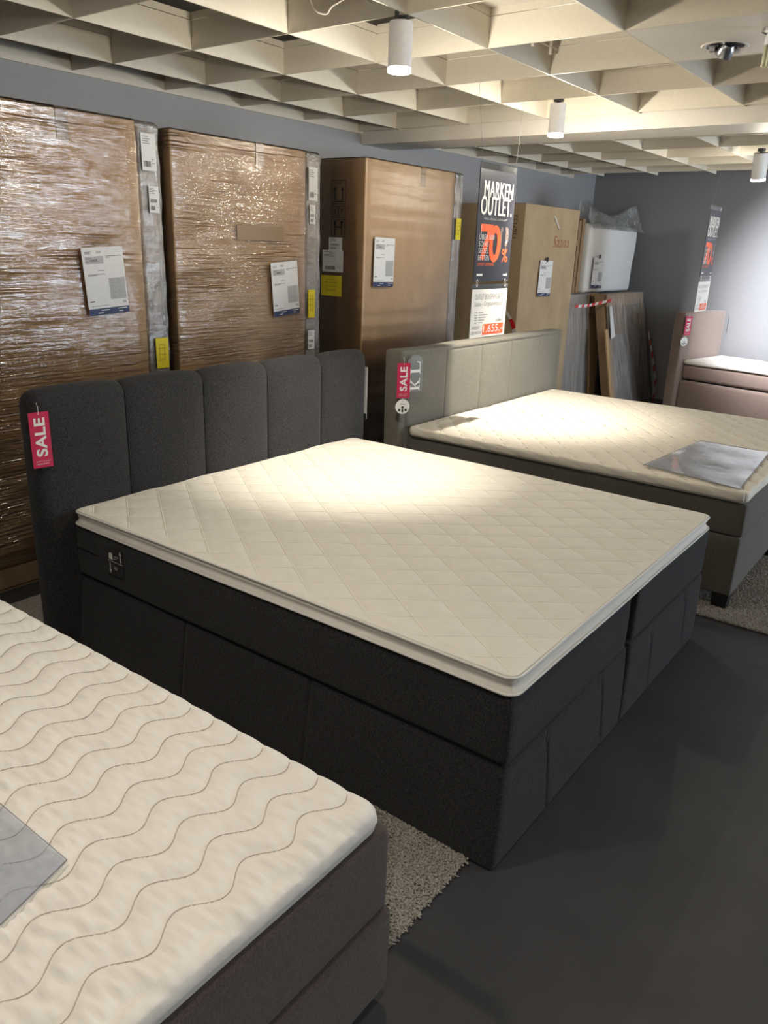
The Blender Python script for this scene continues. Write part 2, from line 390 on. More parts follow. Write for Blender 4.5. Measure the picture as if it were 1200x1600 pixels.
# ------------------------------------------------------------------ lamps
def spot_lamp(name, x, y, ztop, tilt, label, energy, aim, size=110, R=.045, Lh=.165, col=WARM, glow=25):
    e = empty(name, (x, y, ztop), label, 'ceiling lamp')
    rot = Matrix.Translation((x, y, ztop)) @ tilt
    b = MB(); b.lathe([(0, -.012), (R * .96, -.012), (R, -.018), (R, -Lh), (R * .93, -Lh - .001), (R * .90, -Lh + .015), (0, -Lh + .018)], 'lampw', 36, rot)
    b.build('lamp_housing', e, True, auto=40)
    mnt = MB(); mnt.lathe([(0, .02), (.03, .02), (.03, 0), (.012, 0), (.012, -.014)], 'metal_dark', 20, Matrix.Translation((x, y, ztop)))
    mnt.build('ceiling_mount', e, True, auto=40)
    g = MB(); g.lathe([(0, -Lh - .012), (R * .84, -Lh - .012)], 'glow', 28, rot); g.build('led_insert', e)
    rr = MB(); rr.lathe([(R * .93, -Lh - .002), (R * 1.0, -Lh - .004), (R * 1.0, -Lh - .016), (R * .88, -Lh - .018), (R * .86, -Lh + .004)], 'glow', 28, rot); rr.build('diffuser_ring', e, True)
    p = rot @ Vector((0, 0, -Lh - .03))
    light('lamp_ring_light', 'POINT', rot @ Vector((0, 0, -Lh - .05)), (x, y, 0), glow, WARM, shadow_soft_size=0.03)
    light('spot_light', 'SPOT', p, aim, energy, col, spot_size=math.radians(size), spot_blend=0.9, shadow_soft_size=0.03)
    return e
I4 = Matrix.Identity(4)
spot_lamp('ceiling_spotlight', 1.075, 1.245, 2.468, I4, 'white cylinder spotlight hanging from the lattice above the front anthracite bed, largest of the three', 125, (1.28, 1.60, .6), 62)
spot_lamp('ceiling_spotlight', 2.885, 1.455, 2.466, I4, 'white cylinder spotlight beside the long ceiling beam, above the taupe bed', 190, (3.20, 1.68, .6), 78)
spot_lamp('ceiling_spotlight', 5.53, .965, 2.468, Matrix.Rotation(math.radians(-14), 4, 'Y'), 'white cylinder spotlight tilted towards the right wall, cut by the right frame edge', 1000, (7.95, .25, 1.1), 82, col=(.93, .95, 1.0), R=.055, Lh=.2)

# recessed downlight
dx, dy = 2.055, .335
dl = empty('recessed_downlight', (dx, dy, HZ), 'unlit round recessed downlight with swivelling chrome head in the flush white ceiling panel', 'ceiling lamp')
T1 = Matrix.Translation((dx, dy, HZ))
MB().lathe([(.075, -.001), (.086, -.004), (.092, -.002), (.092, .001)], 'panelw', 40, T1).build('trim_ring', dl, True)
MB().lathe([(.075, -.0015), (.072, .0005), (.05, .0008), (0, .0008)], 'metal_dark', 40, T1).build('recess', dl, True)
T2 = T1 @ Matrix.Translation((.0, -.005, -.012)) @ Matrix.Rotation(math.radians(48), 4, Vector((.7, -.7, 0)))
MB().lathe([(.0, .028), (.024, .026), (.036, .005), (.037, -.02), (.033, -.022), (.03, -.012), (0, -.004)], 'chrome', 32, T2).build('lamp_head', dl, True, auto=40)
for s in (-1, 1):
    c = np.array((dx, dy, HZ)) + np.array((.604, -.796, 0)) * .048 * s
    MB().box((c[0] - .012, c[1] - .012, HZ - .022), (c[0] + .012, c[1] + .012, HZ - .001), 'chrome').build('bracket', dl)
# compact fluorescent in the same panel
fx, fy = 1.865, .115
fl = empty('fluorescent_lamp', (fx, fy, HZ), 'bare compact fluorescent bulb hanging from the white ceiling panel at the top right corner', 'ceiling lamp')
T3 = Matrix.Translation((fx, fy, HZ))
MB().lathe([(0, -.001), (.036, -.001), (.036, -.012), (.02, -.02), (0, -.02)], 'chrome', 28, T3).build('socket_plate', fl, True, auto=40)
MB().lathe([(.016, -.018), (.02, -.03), (.02, -.055), (0, -.056)], 'lampw', 24, T3).build('bulb_base', fl, True, auto=40)
tb = MB()
for k in range(4):
    a_ = k * math.pi / 2 + .4; px, py = fx + .013 * math.cos(a_), fy + .013 * math.sin(a_)
    tb.tube([(px, py, HZ - .054), (px, py, HZ - .125), (px * .8 + fx * .2, py * .8 + fy * .2, HZ - .131)], [.007, .007, .003], 'tube', 10)
tb.build('glass_tubes', fl, True)
# loose white cables over the lattice next to the first spotlight
cb = MB()
def arc(pts, n=14):
    pts = [Vector(p) for p in pts]; out = []
    for i in range(len(pts) - 1):
        p0 = pts[max(i - 1, 0)]; p1 = pts[i]; p2 = pts[i + 1]; p3 = pts[min(i + 2, len(pts) - 1)]
        for k in range(n):
            t = k / n; out.append(.5 * ((2 * p1) + (p2 - p0) * t + (2 * p0 - 5 * p1 + 4 * p2 - p3) * t * t + (3 * p1 - p0 - 3 * p2 + p3) * t ** 3))
    return out + [pts[-1]]
cb.tube(arc([(1.07, 1.33, 2.5), (1.02, 1.42, 2.55), (.98, 1.50, 2.52), (.96, 1.52, 2.49), (.93, 1.56, 2.51), (.93, 1.6, 2.6), (1.0, 1.7, 2.64)]), .003, 'cable', 6)
cb.tube(arc([(1.09, 1.27, 2.5), (1.06, 1.45, 2.57), (1.1, 1.6, 2.56), (1.06, 1.75, 2.62)]), .003, 'cable', 6)
tag(cb.build('lamp_cable'), 'thin white cables looping inside the lattice cell next to the largest spotlight', 'cable')
cb = MB()
cb.tube(arc([(1.7, 1.17, 2.565), (1.9, 1.175, 2.58), (2.1, 1.17, 2.572), (2.3, 1.172, 2.58)]), .003, 'cable', 6)
for x in (1.78, 2.0, 2.18): cb.box((x - .006, 1.17, 2.545), (x + .006, 1.184, 2.6), 'cable')
tag(cb.build('clipped_cable'), 'white cable clipped along a lattice board left of the recessed downlight', 'cable')

# ------------------------------------------------------------------ beds
def seam_disp(axis, seams, face_axis=None, depth=.006, w=.006):
    def f(P, N):
        d = np.zeros(len(P))
        for s in seams: d -= depth * groove(P[:, axis] - s, w)
        if face_axis is not None: d *= (np.abs(N[:, face_axis]) > .3)
        return d
    return f
def fab_box(lo, hi, mat, name, parent, r=.018, step=.04, disp=None, seams=((), (), ()), label=None, post=None):
    nz = smooth_noise(hash(name) % 1000 + int(lo[0] * 100) % 97, 7, 7, 9)
    def dd(P, N):
        d = nz(P) * .004
        if disp is not None: d = d + disp(P, N)
        return d
    v, f = soft_box(lo, hi, r, step, dd, seams)
    if post: v = post(v)
    o = MB().add(v, f, mat).build(name, parent, True)
    if label: o['label'] = label
    return o
# --- bed B: anthracite, front centre
bedB = empty('box_spring_bed', (.9, 1.0, 0), 'large anthracite box spring bed with scalloped five-panel headboard in the centre', 'bed')
def flare(v):   # the base leans in towards its top edge
    t = np.clip(v[:, 2] / .33, 0, 1)
    v[:, 0] += .040 * t * np.clip((.3 - v[:, 0]) / .3, 0, 1); v[:, 1] += .010 * t * np.clip((.3 - v[:, 1]) / .3, 0, 1)
    return v
def bulge(P, N): # base panels swell a little between seams
    return .004 * np.cos((P[:, 2] - .17) / .17 * math.pi / 2).clip(0)
def sB(seams_y, seams_x):
    def f(P, N):
        d = bulge(P, N)
        for s in seams_y: d = d - .010 * groove(P[:, 1] - s, .0045) * (np.abs(N[:, 0]) > .5)
        for s in seams_x:
            cx = s + .04 * ((.31 - P[:, 2]) / .31) - .03 * np.clip((P[:, 2] - .25) / .06, 0, 1) ** 2
            d = d - .010 * groove(P[:, 0] - cx, .0045) * (np.abs(N[:, 1]) > .5)
        return d
    return f
fab_box((-.026, .004, .002), (.922, 2.0, .330), 'anthracite', 'bed_base', bedB, .016, .03, sB((1.343, .725), (.275, .70)), ((.275, .285, .295, .305, .70, .71, .72, .73), (1.343, .725), ()), post=flare)
fab_box((.926, .004, .002), (1.812, 2.0, .330), 'anthracite', 'bed_base', bedB, .016, .03, sB((1.343, .725), (1.165, 1.585)), ((1.165, 1.175, 1.19, 1.585, 1.60, 1.61), (1.343, .725), ()))
def slotB(P, N):
    return -.010 * groove(P[:, 2] - .447, .005) * (N[:, 0] < -.5) * (P[:, 1] > 1.835) + .003 * np.cos((P[:, 2] - .45) / .11 * 1.4)
fab_box((.0, .005, .336), (.872, 1.995, .557), 'anthracite', 'mattress', bedB, .018, .03, slotB, ((), (1.84,), (.447,)))
fab_box((.935, .005, .336), (1.80, 1.995, .557), 'anthracite', 'mattress', bedB, .018, .03, None)
for x in (.1, .85, 1.0, 1.7):
    for y in (.12, 1.88): MB().box((x - .025, y - .025, 0.0 if y > 1 or x else 0), (x + .025, y + .025, .03), 'black').build('floor_glide', bedB)
# headboard: extruded profile with pillowed panels
def headboardB():
    edges = [-.128, .288, .703, 1.107, 1.509, 1.905]
    xs = []
    for a_, b_ in zip(edges[:-1], edges[1:]):
        xs += [a_ + (b_ - a_) * t for t in (0, .012, .03, .06, .12, .2, .3, .4, .5, .6, .7, .8, .88, .94, .97, .988)]
    xs.append(edges[-1])
    # round the two ends
    ends0 = [-.128 + .045 * (1 - math.cos(t)) for t in np.linspace(0, math.pi / 2, 6)]
    ends1 = [1.905 - .045 * (1 - math.cos(t)) for t in np.linspace(0, math.pi / 2, 6)]
    xs = sorted(set([round(x, 4) for x in xs if -.08 < x < 1.857] + [round(x, 4) for x in ends0 + ends1]))
    yb, yf, zt, r = 2.115, 2.012, 1.085, .05
    prof = [(yb, .0), (yb, .3), (yb, .6), (yb, .9), (yb, zt - r)]
    for t in np.linspace(0, math.pi, 13)[1:-1]:
        prof.append(((yb + yf) / 2 + (yb - yf) / 2 * math.cos(t), zt - r + r * math.sin(t)))
    for z in np.linspace(zt - r, 0.0, 26): prof.append((yf, z))
    yc = (yb + yf) / 2; V = []; F = []; n = len(prof)
    for x in xs:
        k = max(i for i in range(5) if x >= edges[i] - 1e-6) if x < edges[-1] else 4
        t = (x - edges[k]) / (edges[k + 1] - edges[k]); q = 1 - abs(2 * t - 1) ** 2.6
        q = (max(q, 0)) ** .6
        de = min(x + .128, 1.905 - x); e = 1.0
        if de < .045: e = math.sqrt(max(0, 1 - (1 - de / .045) ** 2)) 
        ee = .25 + .75 * e
        for (y, z) in prof:
            s = .018 * q
            yy = yc + (y - yc) * ee; zz = z
            if y <= yc: yy -= s * (1 if z < zt - r else .8) * ee
            if z > zt - r: zz = z + s * 1.1 * (z - (zt - r)) / r - (1 - e) * .035
            V.append((x, yy, zz))
    for i in range(len(xs) - 1):
        for j in range(n - 1):
            a_ = i * n + j; F.append((a_, a_ + n, a_ + n + 1, a_ + 1))
    F.append(tuple(range(n))); F.append(tuple((len(xs) - 1) * n + j for j in range(n))[::-1])
    V = np.array(V)
    mb = MB().add(V, F, 'anthracite')
    o = mb.build('headboard', bedB, True, auto=60)
    # seam piping threads
    for x in edges[1:-1]:
        th = MB().tube([(x, 2.008, z) for z in np.linspace(.35, 1.03, 8)] + [(x, 2.018, 1.062), (x, 2.04, 1.082), (x, 2.07, 1.086)], .0034, 'thread', 6)
        th.build('seam_piping', o)
    return o
hb = headboardB()
# fix parent offset of sub part (build subtracts the parent's own location only)
for c in hb.children: c.location = Vector((0, 0, 0)) - Vector(bedB.location)

# toppers ------------------------------------------------------------
def topper(name, lo, hi, mat, disp, step, r, label, binding=True, stp=None):
    e = empty(name, ((lo[0] + hi[0]) / 2, (lo[1] + hi[1]) / 2, lo[2]), label, 'mattress topper')
    v, f = soft_box(lo, hi, r, step, disp, steps=stp or (step, step, .008))
    c = .045                                   # rounded corners in plan
    for sx, ex in ((1, lo[0]), (-1, hi[0])):
        for sy, ey in ((1, lo[1]), (-1, hi[1])):
            u = (c - sx * (v[:, 0] - ex)) / c; w = (c - sy * (v[:, 1] - ey)) / c
            k = (u > 0) & (w > 0); L = np.hypot(u[k], w[k]); m = np.maximum(u[k], w[k]) / np.maximum(L, 1e-6)
            m = 1 - (1 - m) * .8
            v[k, 0] = ex + sx * (c - c * u[k] * m); v[k, 1] = ey + sy * (c - c * w[k] * m)
    MB().add(v, f, mat).build('quilted_cover', e, True)
    return e
wavB = smooth_noise(11, 6, 6, 0); wavB2 = smooth_noise(12, 3.2, 3.2, 0); foldB = smooth_noise(15, 40, 40, 0)
def dB(P, N):
    x, y, z = P.T; d = np.zeros(len(P)); top = N[:, 2] > .6
    a1, a2 = math.radians(-51.0), math.radians(56.0)
    u = (x * math.sin(-a1) + y * math.cos(a1)) / .1185; w = (x * math.sin(a2) - y * math.cos(a2)) / .130
    du = np.abs(u - np.round(u)) * .1185; dw = np.abs(w - np.round(w)) * .130
    m = np.minimum(du, dw); edge = np.minimum.reduce([x - 0, 1.775 - x, y, 2.0 - y])
    pil = .0062 * (1 - np.exp(-(m / .016))) + .003 * foldB(P) * np.clip(m / .03, 0, 1)
    k = np.clip((edge - .012) / .03, 0, 1); d += np.where(top, k * (pil - .003), 0)
    side = (np.abs(N[:, 2]) < .8); zc = (z - .555) / .062
    lip = -.009 * np.clip(np.sin(np.clip(zc, 0, 1) * math.pi), 0, 1) ** .55 + .004 * np.sin(zc * 12.5)
    d += np.where(side, lip, 0) + np.where(side, .005 * wavB(P), 0)
    return d
tB = topper('mattress_topper', (-.004, .0, .554), (1.775, 2.0, .613), 'tick_cream', dB, .0055, .009, 'cream topper quilted in large diamonds on the anthracite bed')
def rim(e, x0, x1, y0, y1, z, r, mat, out=0.0, rad=.004):
    mb = MB(); c = .040
    pts = []
    for (cx, cy, a0) in ((x1 - c, y1 - c, 0), (x0 + c, y1 - c, 90), (x0 + c, y0 + c, 180), (x1 - c, y0 + c, 270)):
        for t in range(0, 91, 18):
            a_ = math.radians(a0 + t); pts.append((cx + c * math.cos(a_), cy + c * math.sin(a_)))
    full = []
    for i in range(len(pts)):
        p, q = pts[i], pts[(i + 1) % len(pts)]; L = math.dist(p, q); n = max(1, int(L / .05))
        for k in range(n): full.append((p[0] + (q[0] - p[0]) * k / n, p[1] + (q[1] - p[1]) * k / n))
    full.append(full[0])
    full = [(a_, b_, z + .0025 * math.sin(7 * a_ + 3 * b_ + z * 90)) for a_, b_ in full]
    mb.tube(full, rad, mat, 8); mb.build('edge_piping', e, True)
def clip_line(px, py, dx, dy, x0, x1, y0, y1):
    t0, t1 = -9, 9
    for p, d, lo, hi in ((px, dx, x0, x1), (py, dy, y0, y1)):
        a_, b_ = sorted(((lo - p) / d, (hi - p) / d)); t0 = max(t0, a_); t1 = min(t1, b_)
    return (t0, t1) if t1 - t0 > .03 else None
def stitch_lines():
    mb = MB(); a1, a2 = math.radians(-51.0), math.radians(56.0)
    for (nx, ny, sp) in ((math.sin(-a1), math.cos(a1), .1185), (math.sin(a2), -math.cos(a2), .130)):
        for k in range(-22, 24):
            px, py = nx * sp * k, ny * sp * k; dx, dy = -ny, nx
            cl = clip_line(px, py, dx, dy, .022, 1.75, .022, 1.978)
            if not cl: continue
            n = max(2, int((cl[1] - cl[0]) / .04)); pts = []
            for i in range(n + 1):
                t = cl[0] + (cl[1] - cl[0]) * i / n; pts.append((px + dx * t, py + dy * t, .6112 + .0004 * math.sin(t * 60)))
            mb.tube(pts, .0021, 'stitch_light', 5)
    return mb
o = stitch_lines().build('quilting_stitches', tB, True); o['kind'] = 'stuff'
rim(tB, -.002, 1.773, .002, 1.998, .609, .004, 'binding')
rim(tB, -.006, 1.777, -.002, 2.0, .559, .004, 'binding')

# --- bed A: left foreground, brown grey
bedA = empty('box_spring_bed', (-1.4, 1.0, 0), 'brown-grey box spring bed in the left foreground, cut by the frame', 'bed')
for (x0, x1) in ((-2.32, -1.415), (-1.41, -.503)):
    fab_box((x0, .005, .03), (x1, 2.0, .265), 'brown', 'bed_base', bedA, .02, .04)
    fab_box((x0 - .0, .01, .27), (x1 - .01, 2.0, .492), 'brown', 'mattress', bedA, .025, .04)
for x in (-2.2, -1.5, -1.3, -.62):
    for y in (.12, 1.88): MB().box((x - .025, y - .025, 0.0 if x > -1.2 else 0), (x + .025, y + .025, .04), 'black').build('floor_glide', bedA)
wr1 = smooth_noise(21, 190, 34, 0); wr2 = smooth_noise(22, 14, 14, 0); wr3 = smooth_noise(23, 5, 5, 0)
def dA(P, N):
    x, y, z = P.T; top = N[:, 2] > .5
    ph = y - .02 + .020 * np.sin(x / .158 * 2 * math.pi) - .02 * (x + .54)*(-1)
    u = ph / .0845; m = np.abs(u - np.round(u)) * .0845
    pil = .0105 * (1 - np.exp(-(m / .012))) + .013 * wr1(P) * (.6 + 1.2 * wr3(P)).clip(.1, 1.3) * np.clip(m / .02, 0, 1) + .004 * wr2(P)
    edge = np.minimum.reduce([-.535 - x, x + 2.3, y, 2.0 - y]); k = np.clip((edge) / .04, 0, 1)
    d = np.where(top, k * (pil - .002), 0)
    zc = (z - .494) / .06
    d += np.where(np.abs(N[:, 2]) < .8, -.006 * groove(zc - .32, .12) + .004 * wr3(P), 0)
    return d
tA = topper('mattress_topper', (-2.31, .012, .494), (-.535, 2.0, .552), 'tick_white', dA, .0062, .026, 'white topper quilted in wavy lines on the left foreground bed')

mb = MB()
for k in range(1, 24):
    pts = []
    for x in np.linspace(-2.27, -.562, 190):
        y = .02 + .0845 * k - .020 * math.sin(x / .158 * 2 * math.pi) - .02 * (x + .54)
        if .045 < y < 1.97:
            q = np.array([[x, y, .552]]); pts.append((x, y, .5532 + .004 * float(wr2(q)[0])))
        elif len(pts) > 3: mb.tube(pts, .0010, 'stitch_grey', 5); pts = []
    if len(pts) > 3: mb.tube(pts, .0010, 'stitch_grey', 5)
o = mb.build('quilting_stitches', tA, True); o['kind'] = 'stuff'
# --- bed C: taupe
bedC = empty('box_spring_bed', (3.2, 1.0, 0), 'taupe grey box spring bed with straight panelled headboard, right of the anthracite bed', 'bed')
for (x0, x1) in ((2.222, 3.20), (3.204, 4.19)):
    fab_box((x0, -.045, .082), (x1, 1.93, .385), 'taupe_dark', 'bed_base', bedC, .012, .05)
    fab_box((x0 + .002, -.048, .389), (x1 - .003, 1.93, .556), 'taupe_dark', 'mattress', bedC, .014, .05)
for (x, y) in ((2.262, -.0), (4.14, -.0), (3.2, -.0), (2.262, 1.85), (4.14, 1.85)):
    MB().hexa([(x - .035, y - .035, 0), (x + .035, y - .035, 0), (x + .035, y + .035, 0), (x - .035, y + .035, 0), (x - .04, y - .04, .083), (x + .04, y - .04, .083), (x + .04, y + .04, .083), (x - .04, y + .04, .083)], 'black').build('leg', bedC)
hC = soft_box((2.135, 1.935, .0), (4.33, 2.055, 1.075), .014, .05, lambda P, N: -.006 * (N[:, 1] < -.5) * (sum(groove(P[:, 0] - s, .0045) * (P[:, 2] < 1.045) for s in (2.195, 2.63, 3.06, 3.49, 3.92, 4.27))) - .005 * (N[:, 1] < -.5) * groove(P[:, 2] - 1.045, .0045) + .003 * np.sin(P[:, 0] * 7.3 + P[:, 2] * 5), ((2.195, 2.63, 3.06, 3.49, 3.92, 4.27), (), (1.045,)))
MB().add(*hC, 'taupe').build('headboard', bedC, True)
wC1 = smooth_noise(31, 4, 4, 0); wC2 = smooth_noise(32, 30, 30, 0)
def dC(P, N):
    x, y, z = P.T; top = N[:, 2] > .5; d = np.zeros(len(P))
    LX, LY = .168, .145; best = np.full(len(P), 9.0)
    for (ox, oy) in ((0, 0), (LX / 2, LY / 2)):
        ax = x - 2.528 - ox; ay = y - .779 - oy
        ax = ax - np.round(ax / LX) * LX; ay = ay - np.round(ay / LY) * LY
        # stroke direction (-.84,-.54)
        t = ax * .84 + ay * .54; s = ax * -.54 + ay * .84
        s = s - .006 * np.sin(t / .042 * math.pi); tt = np.clip(np.abs(t) - .042, 0, 1)
        best = np.minimum(best, np.sqrt(s * s + tt * tt))
    pil = -.012 * np.exp(-(best / .011))
    xs = 3.178 + .004 * np.sin(y * 6)
    split = (-.016 * groove(x - xs, .008) - .008 * groove(x - xs, .03)) * (.6 + .8 * np.clip((y - 1.2) / .6, 0, 1))
    edge = np.minimum.reduce([x - 2.2, 4.21 - x, y + .05, 1.92 - y]); k = np.clip((edge - .01) / .03, 0, 1)
    d += np.where(top, k * (pil) + split + .006 * wC1(P), 0)
    sd = np.abs(N[:, 2]) < .8
    q = (y * .8 / .155 + x / .155); fr = q - np.floor(q); arcz = .558 + .052 * np.sin(fr * math.pi / 2)
    d += np.where(sd, -.004 * groove(z - arcz, .004) - .003 * groove(z - .566, .003) + .004 * wC2(P), 0)
    return d
tC = topper('mattress_topper', (2.205, -.045, .560), (4.215, 1.925, .618), 'tick_warm', dC, .0075, .02, 'cream topper quilted in short S-shaped stitches, on the taupe bed')

mb = MB(); LX, LY = .168, .145
for i in range(-14, 14):
    for j in range(-14, 14):
        for (ox, oy) in ((0, 0), (LX / 2, LY / 2)):
            cx, cy = 2.528 + ox + LX * i, .779 + oy + LY * j
            if not (2.26 < cx < 4.16 and .0 < cy < 1.87) or abs(cx - 3.178) < .02: continue
            pts = []
            for t in np.linspace(-.042, .042, 7):
                sd = .006 * math.sin(t / .042 * math.pi); x = cx + .84 * t - .54 * sd; y = cy + .54 * t + .84 * sd
                pts.append((x, y, .6120 + .006 * float(wC1(np.array([[x, y, .6]]))[0])))
            mb.tube(pts, [.001, .0022, .0028, .0028, .0028, .0022, .001], 'stitch_light', 6)
o = mb.build('quilting_stitches', tC, True); o['kind'] = 'stuff'
# --- bed D: mauve brown, far right, turned
aD = math.radians(12); eD = Vector((math.cos(aD), -math.sin(aD), 0)); nD = Vector((-math.sin(aD), -math.cos(aD), 0))
oD = Vector((7.045, 1.80, 0))
bedD = empty('box_spring_bed', oD, 'mauve-brown single box spring bed against the right wall', 'bed')
def locD(v): # local: x along headboard, y towards foot
    v = np.asarray(v); return np.array([oD[:]]) + np.outer(v[:, 0], eD) + np.outer(v[:, 1], nD) + np.outer(v[:, 2], (0, 0, 1))
def addD(lo, hi, r, mat, name, parent, step=.05, disp=None):
    v, f = soft_box(lo, hi, r, step, disp); f = [q[::-1] for q in f]
    return MB().add(locD(v), f, mat).build(name, parent, True)
addD((0, -.12, 0), (.90, 0, 1.10), .02, 'mauve', 'headboard', bedD, .06, lambda P, N: .006 * np.sin(P[:, 0] * 3.5))
addD((.07, .01, .03), (.87, 1.98, .385), .03, 'mauve', 'bed_base', bedD, .06, lambda P, N: .008 * np.cos((P[:, 2] - .2) * 7))
addD((.10, .01, .405), (.86, 1.98, .555), .03, 'mauve', 'mattress', bedD, .06, lambda P, N: .006 * np.cos((P[:, 2] - .48) * 15))
for (x, y) in ((.15, .1), (.8, .1), (.15, 1.88), (.8, 1.88)):
    v, f = soft_box((x - .03, y - .03, 0), (x + .03, y + .03, .04), .004, .05); MB().add(locD(v), [q[::-1] for q in f], 'black').build('leg', bedD)
# mattress straps keep the upholstered mattress box just above the base
v, f = soft_box((.13, .04, .384), (.83, 1.95, .408), .005, .1); MB().add(locD(v), [q[::-1] for q in f], 'black').build('mattress_support', bedD)
eT = empty('mattress_topper', oD + eD * .48 + nD * 1.0 + Vector((0, 0, .57)), 'small-patterned white topper on the mauve-brown single bed', 'mattress topper')
def dD(P, N):
    x, y, z = P.T; top = N[:, 2] > .5
    return np.where(top, -.006 * (np.exp(-(np.abs(np.sin(x * 26 + np.sin(y * 18))) / .25)) + np.exp(-(np.abs(np.sin(y * 22)) / .2))) + .004, 0) + .004 * np.sin(x * 9) * np.sin(y * 7)
v, f = soft_box((.085, .015, .562), (.875, 1.99, .607), .018, .02, dD)
MB().add(locD(v), [q[::-1] for q in f], 'tick_white').build('quilted_cover', eT, True)

# ------------------------------------------------------------------ rugs
def rug(name, x0, x1, y0, y1, vis, n, label, seed):
    e = empty(name, ((x0 + x1) / 2, (y0 + y1) / 2, 0), label, 'rug')
    v, f = soft_box((x0, y0, .0005), (x1, y1, .006), .002, .03, lambda P, N: .001 * np.sin(P[:, 0] * 90) * np.sin(P[:, 1] * 80) * (N[:, 2] > .5))
    MB().add(v, f, 'rug').build('backing', e, True)
    r = np.random.default_rng(seed); P = []
    for (a0, a1, b0, b1, k) in vis:
        P.append(np.column_stack([r.uniform(a0, a1, k), r.uniform(b0, b1, k)]))
    P = np.vstack(P); k = len(P)
    ang = r.uniform(0, 6.283, k); ln = r.uniform(.006, .016, k); hh = r.uniform(.006, .012, k); wd = r.uniform(.0016, .003, k)
    dx_, dy_ = np.cos(ang), np.sin(ang); px, py = -dy_, dx_
    z0 = .004
    A = np.column_stack([P[:, 0] - px * wd, P[:, 1] - py * wd, np.full(k, z0)]); B = np.column_stack([P[:, 0] + px * wd, P[:, 1] + py * wd, np.full(k, z0)])
    mx_, my_ = P[:, 0] + dx_ * ln * .5, P[:, 1] + dy_ * ln * .5
    C_ = np.column_stack([mx_ + px * wd, my_ + py * wd, z0 + hh]); D_ = np.column_stack([mx_ - px * wd, my_ - py * wd, z0 + hh])
    tx, ty = P[:, 0] + dx_ * ln * 1.1, P[:, 1] + dy_ * ln * 1.1
    E_ = np.column_stack([tx + px * wd * .6, ty + py * wd * .6, z0 + hh * .75]); F_ = np.column_stack([tx - px * wd * .6, ty - py * wd * .6, z0 + hh * .75])
    V = np.stack([A, B, C_, D_, E_, F_], 1).reshape(-1, 3)
    base = (np.arange(k) * 6)[:, None]
    F = np.vstack([base + [0, 1, 2, 3], base + [3, 2, 4, 5]]).tolist()
    o = MB().add(V, [tuple(q) for q in F], 'rug').build('pile', e); o['kind'] = 'stuff'
    return e
rug('shag_rug', -1.2, 2.085, .085, 2.6, [(-.50, .06, .08, 1.2, 26000), (1.80, 2.09, .08, .5, 5000)], 0, 'beige shag rug lying under the anthracite bed and the left foreground bed', 3)
rug('shag_rug', 2.09, 4.9, -.85, 1.6, [(2.085, 3.3, -.86, .3, 60000)], 0, 'beige shag rug under the foot end of the taupe bed', 4)
# corner strip of the first rug that shows beside the taupe bed
# ------------------------------------------------------------------ cartons
def barcode(c, x, y, w, h, n=16, seed=1, mat='ink'):
    r = random.Random(seed); t = 0
    while t < w - .002:
        b = r.choice([.0012, .0018, .003]); c.rect(x + t, y, x + min(w, t + b), y + h, mat); t += b + r.choice([.0015, .0025])
def ship_label(parent, origin, right, up, w, h, seed, name='shipping_label', bars=2, rot=False):
    c = Card(origin, right, up); c.slab(0, 0, w, h, 'paper', .001)
    for k in range(4): c.rect(w * .08, h * (.90 - .06 * k), w * (.5 + .1 * (k % 2)), h * (.92 - .06 * k), 'ink_grey')
    if bars: barcode(c, w * .12, h * .10, w * .5, h * .16, seed=seed)
    if bars > 1: barcode(c, w * .12, h * .38, w * .7, h * .14, seed=seed + 5)
    c.rect(w * .68, h * .2, w * .88, h * .22, 'ink_grey'); c.rect(w * .68, h * .3, w * .8, h * .32, 'ink_grey')
    return c.mb.build(name, parent)
def yellow(parent, origin, right, up, w, h):
    c = Card(origin, right, up); c.slab(0, 0, w, h, 'yellow', .001)
    for k in range(3): c.rect(w * .15, h * (.25 + .2 * k), w * (.75 + .05 * k), h * (.27 + .2 * k), 'yellow_ink')
    c.frame(w * .25, h * .3, w * .7, h * .8, .003, 'yellow_ink')
    o = c.mb.build('yellow_label', parent); o['label'] = 'yellow handwritten label'; return o
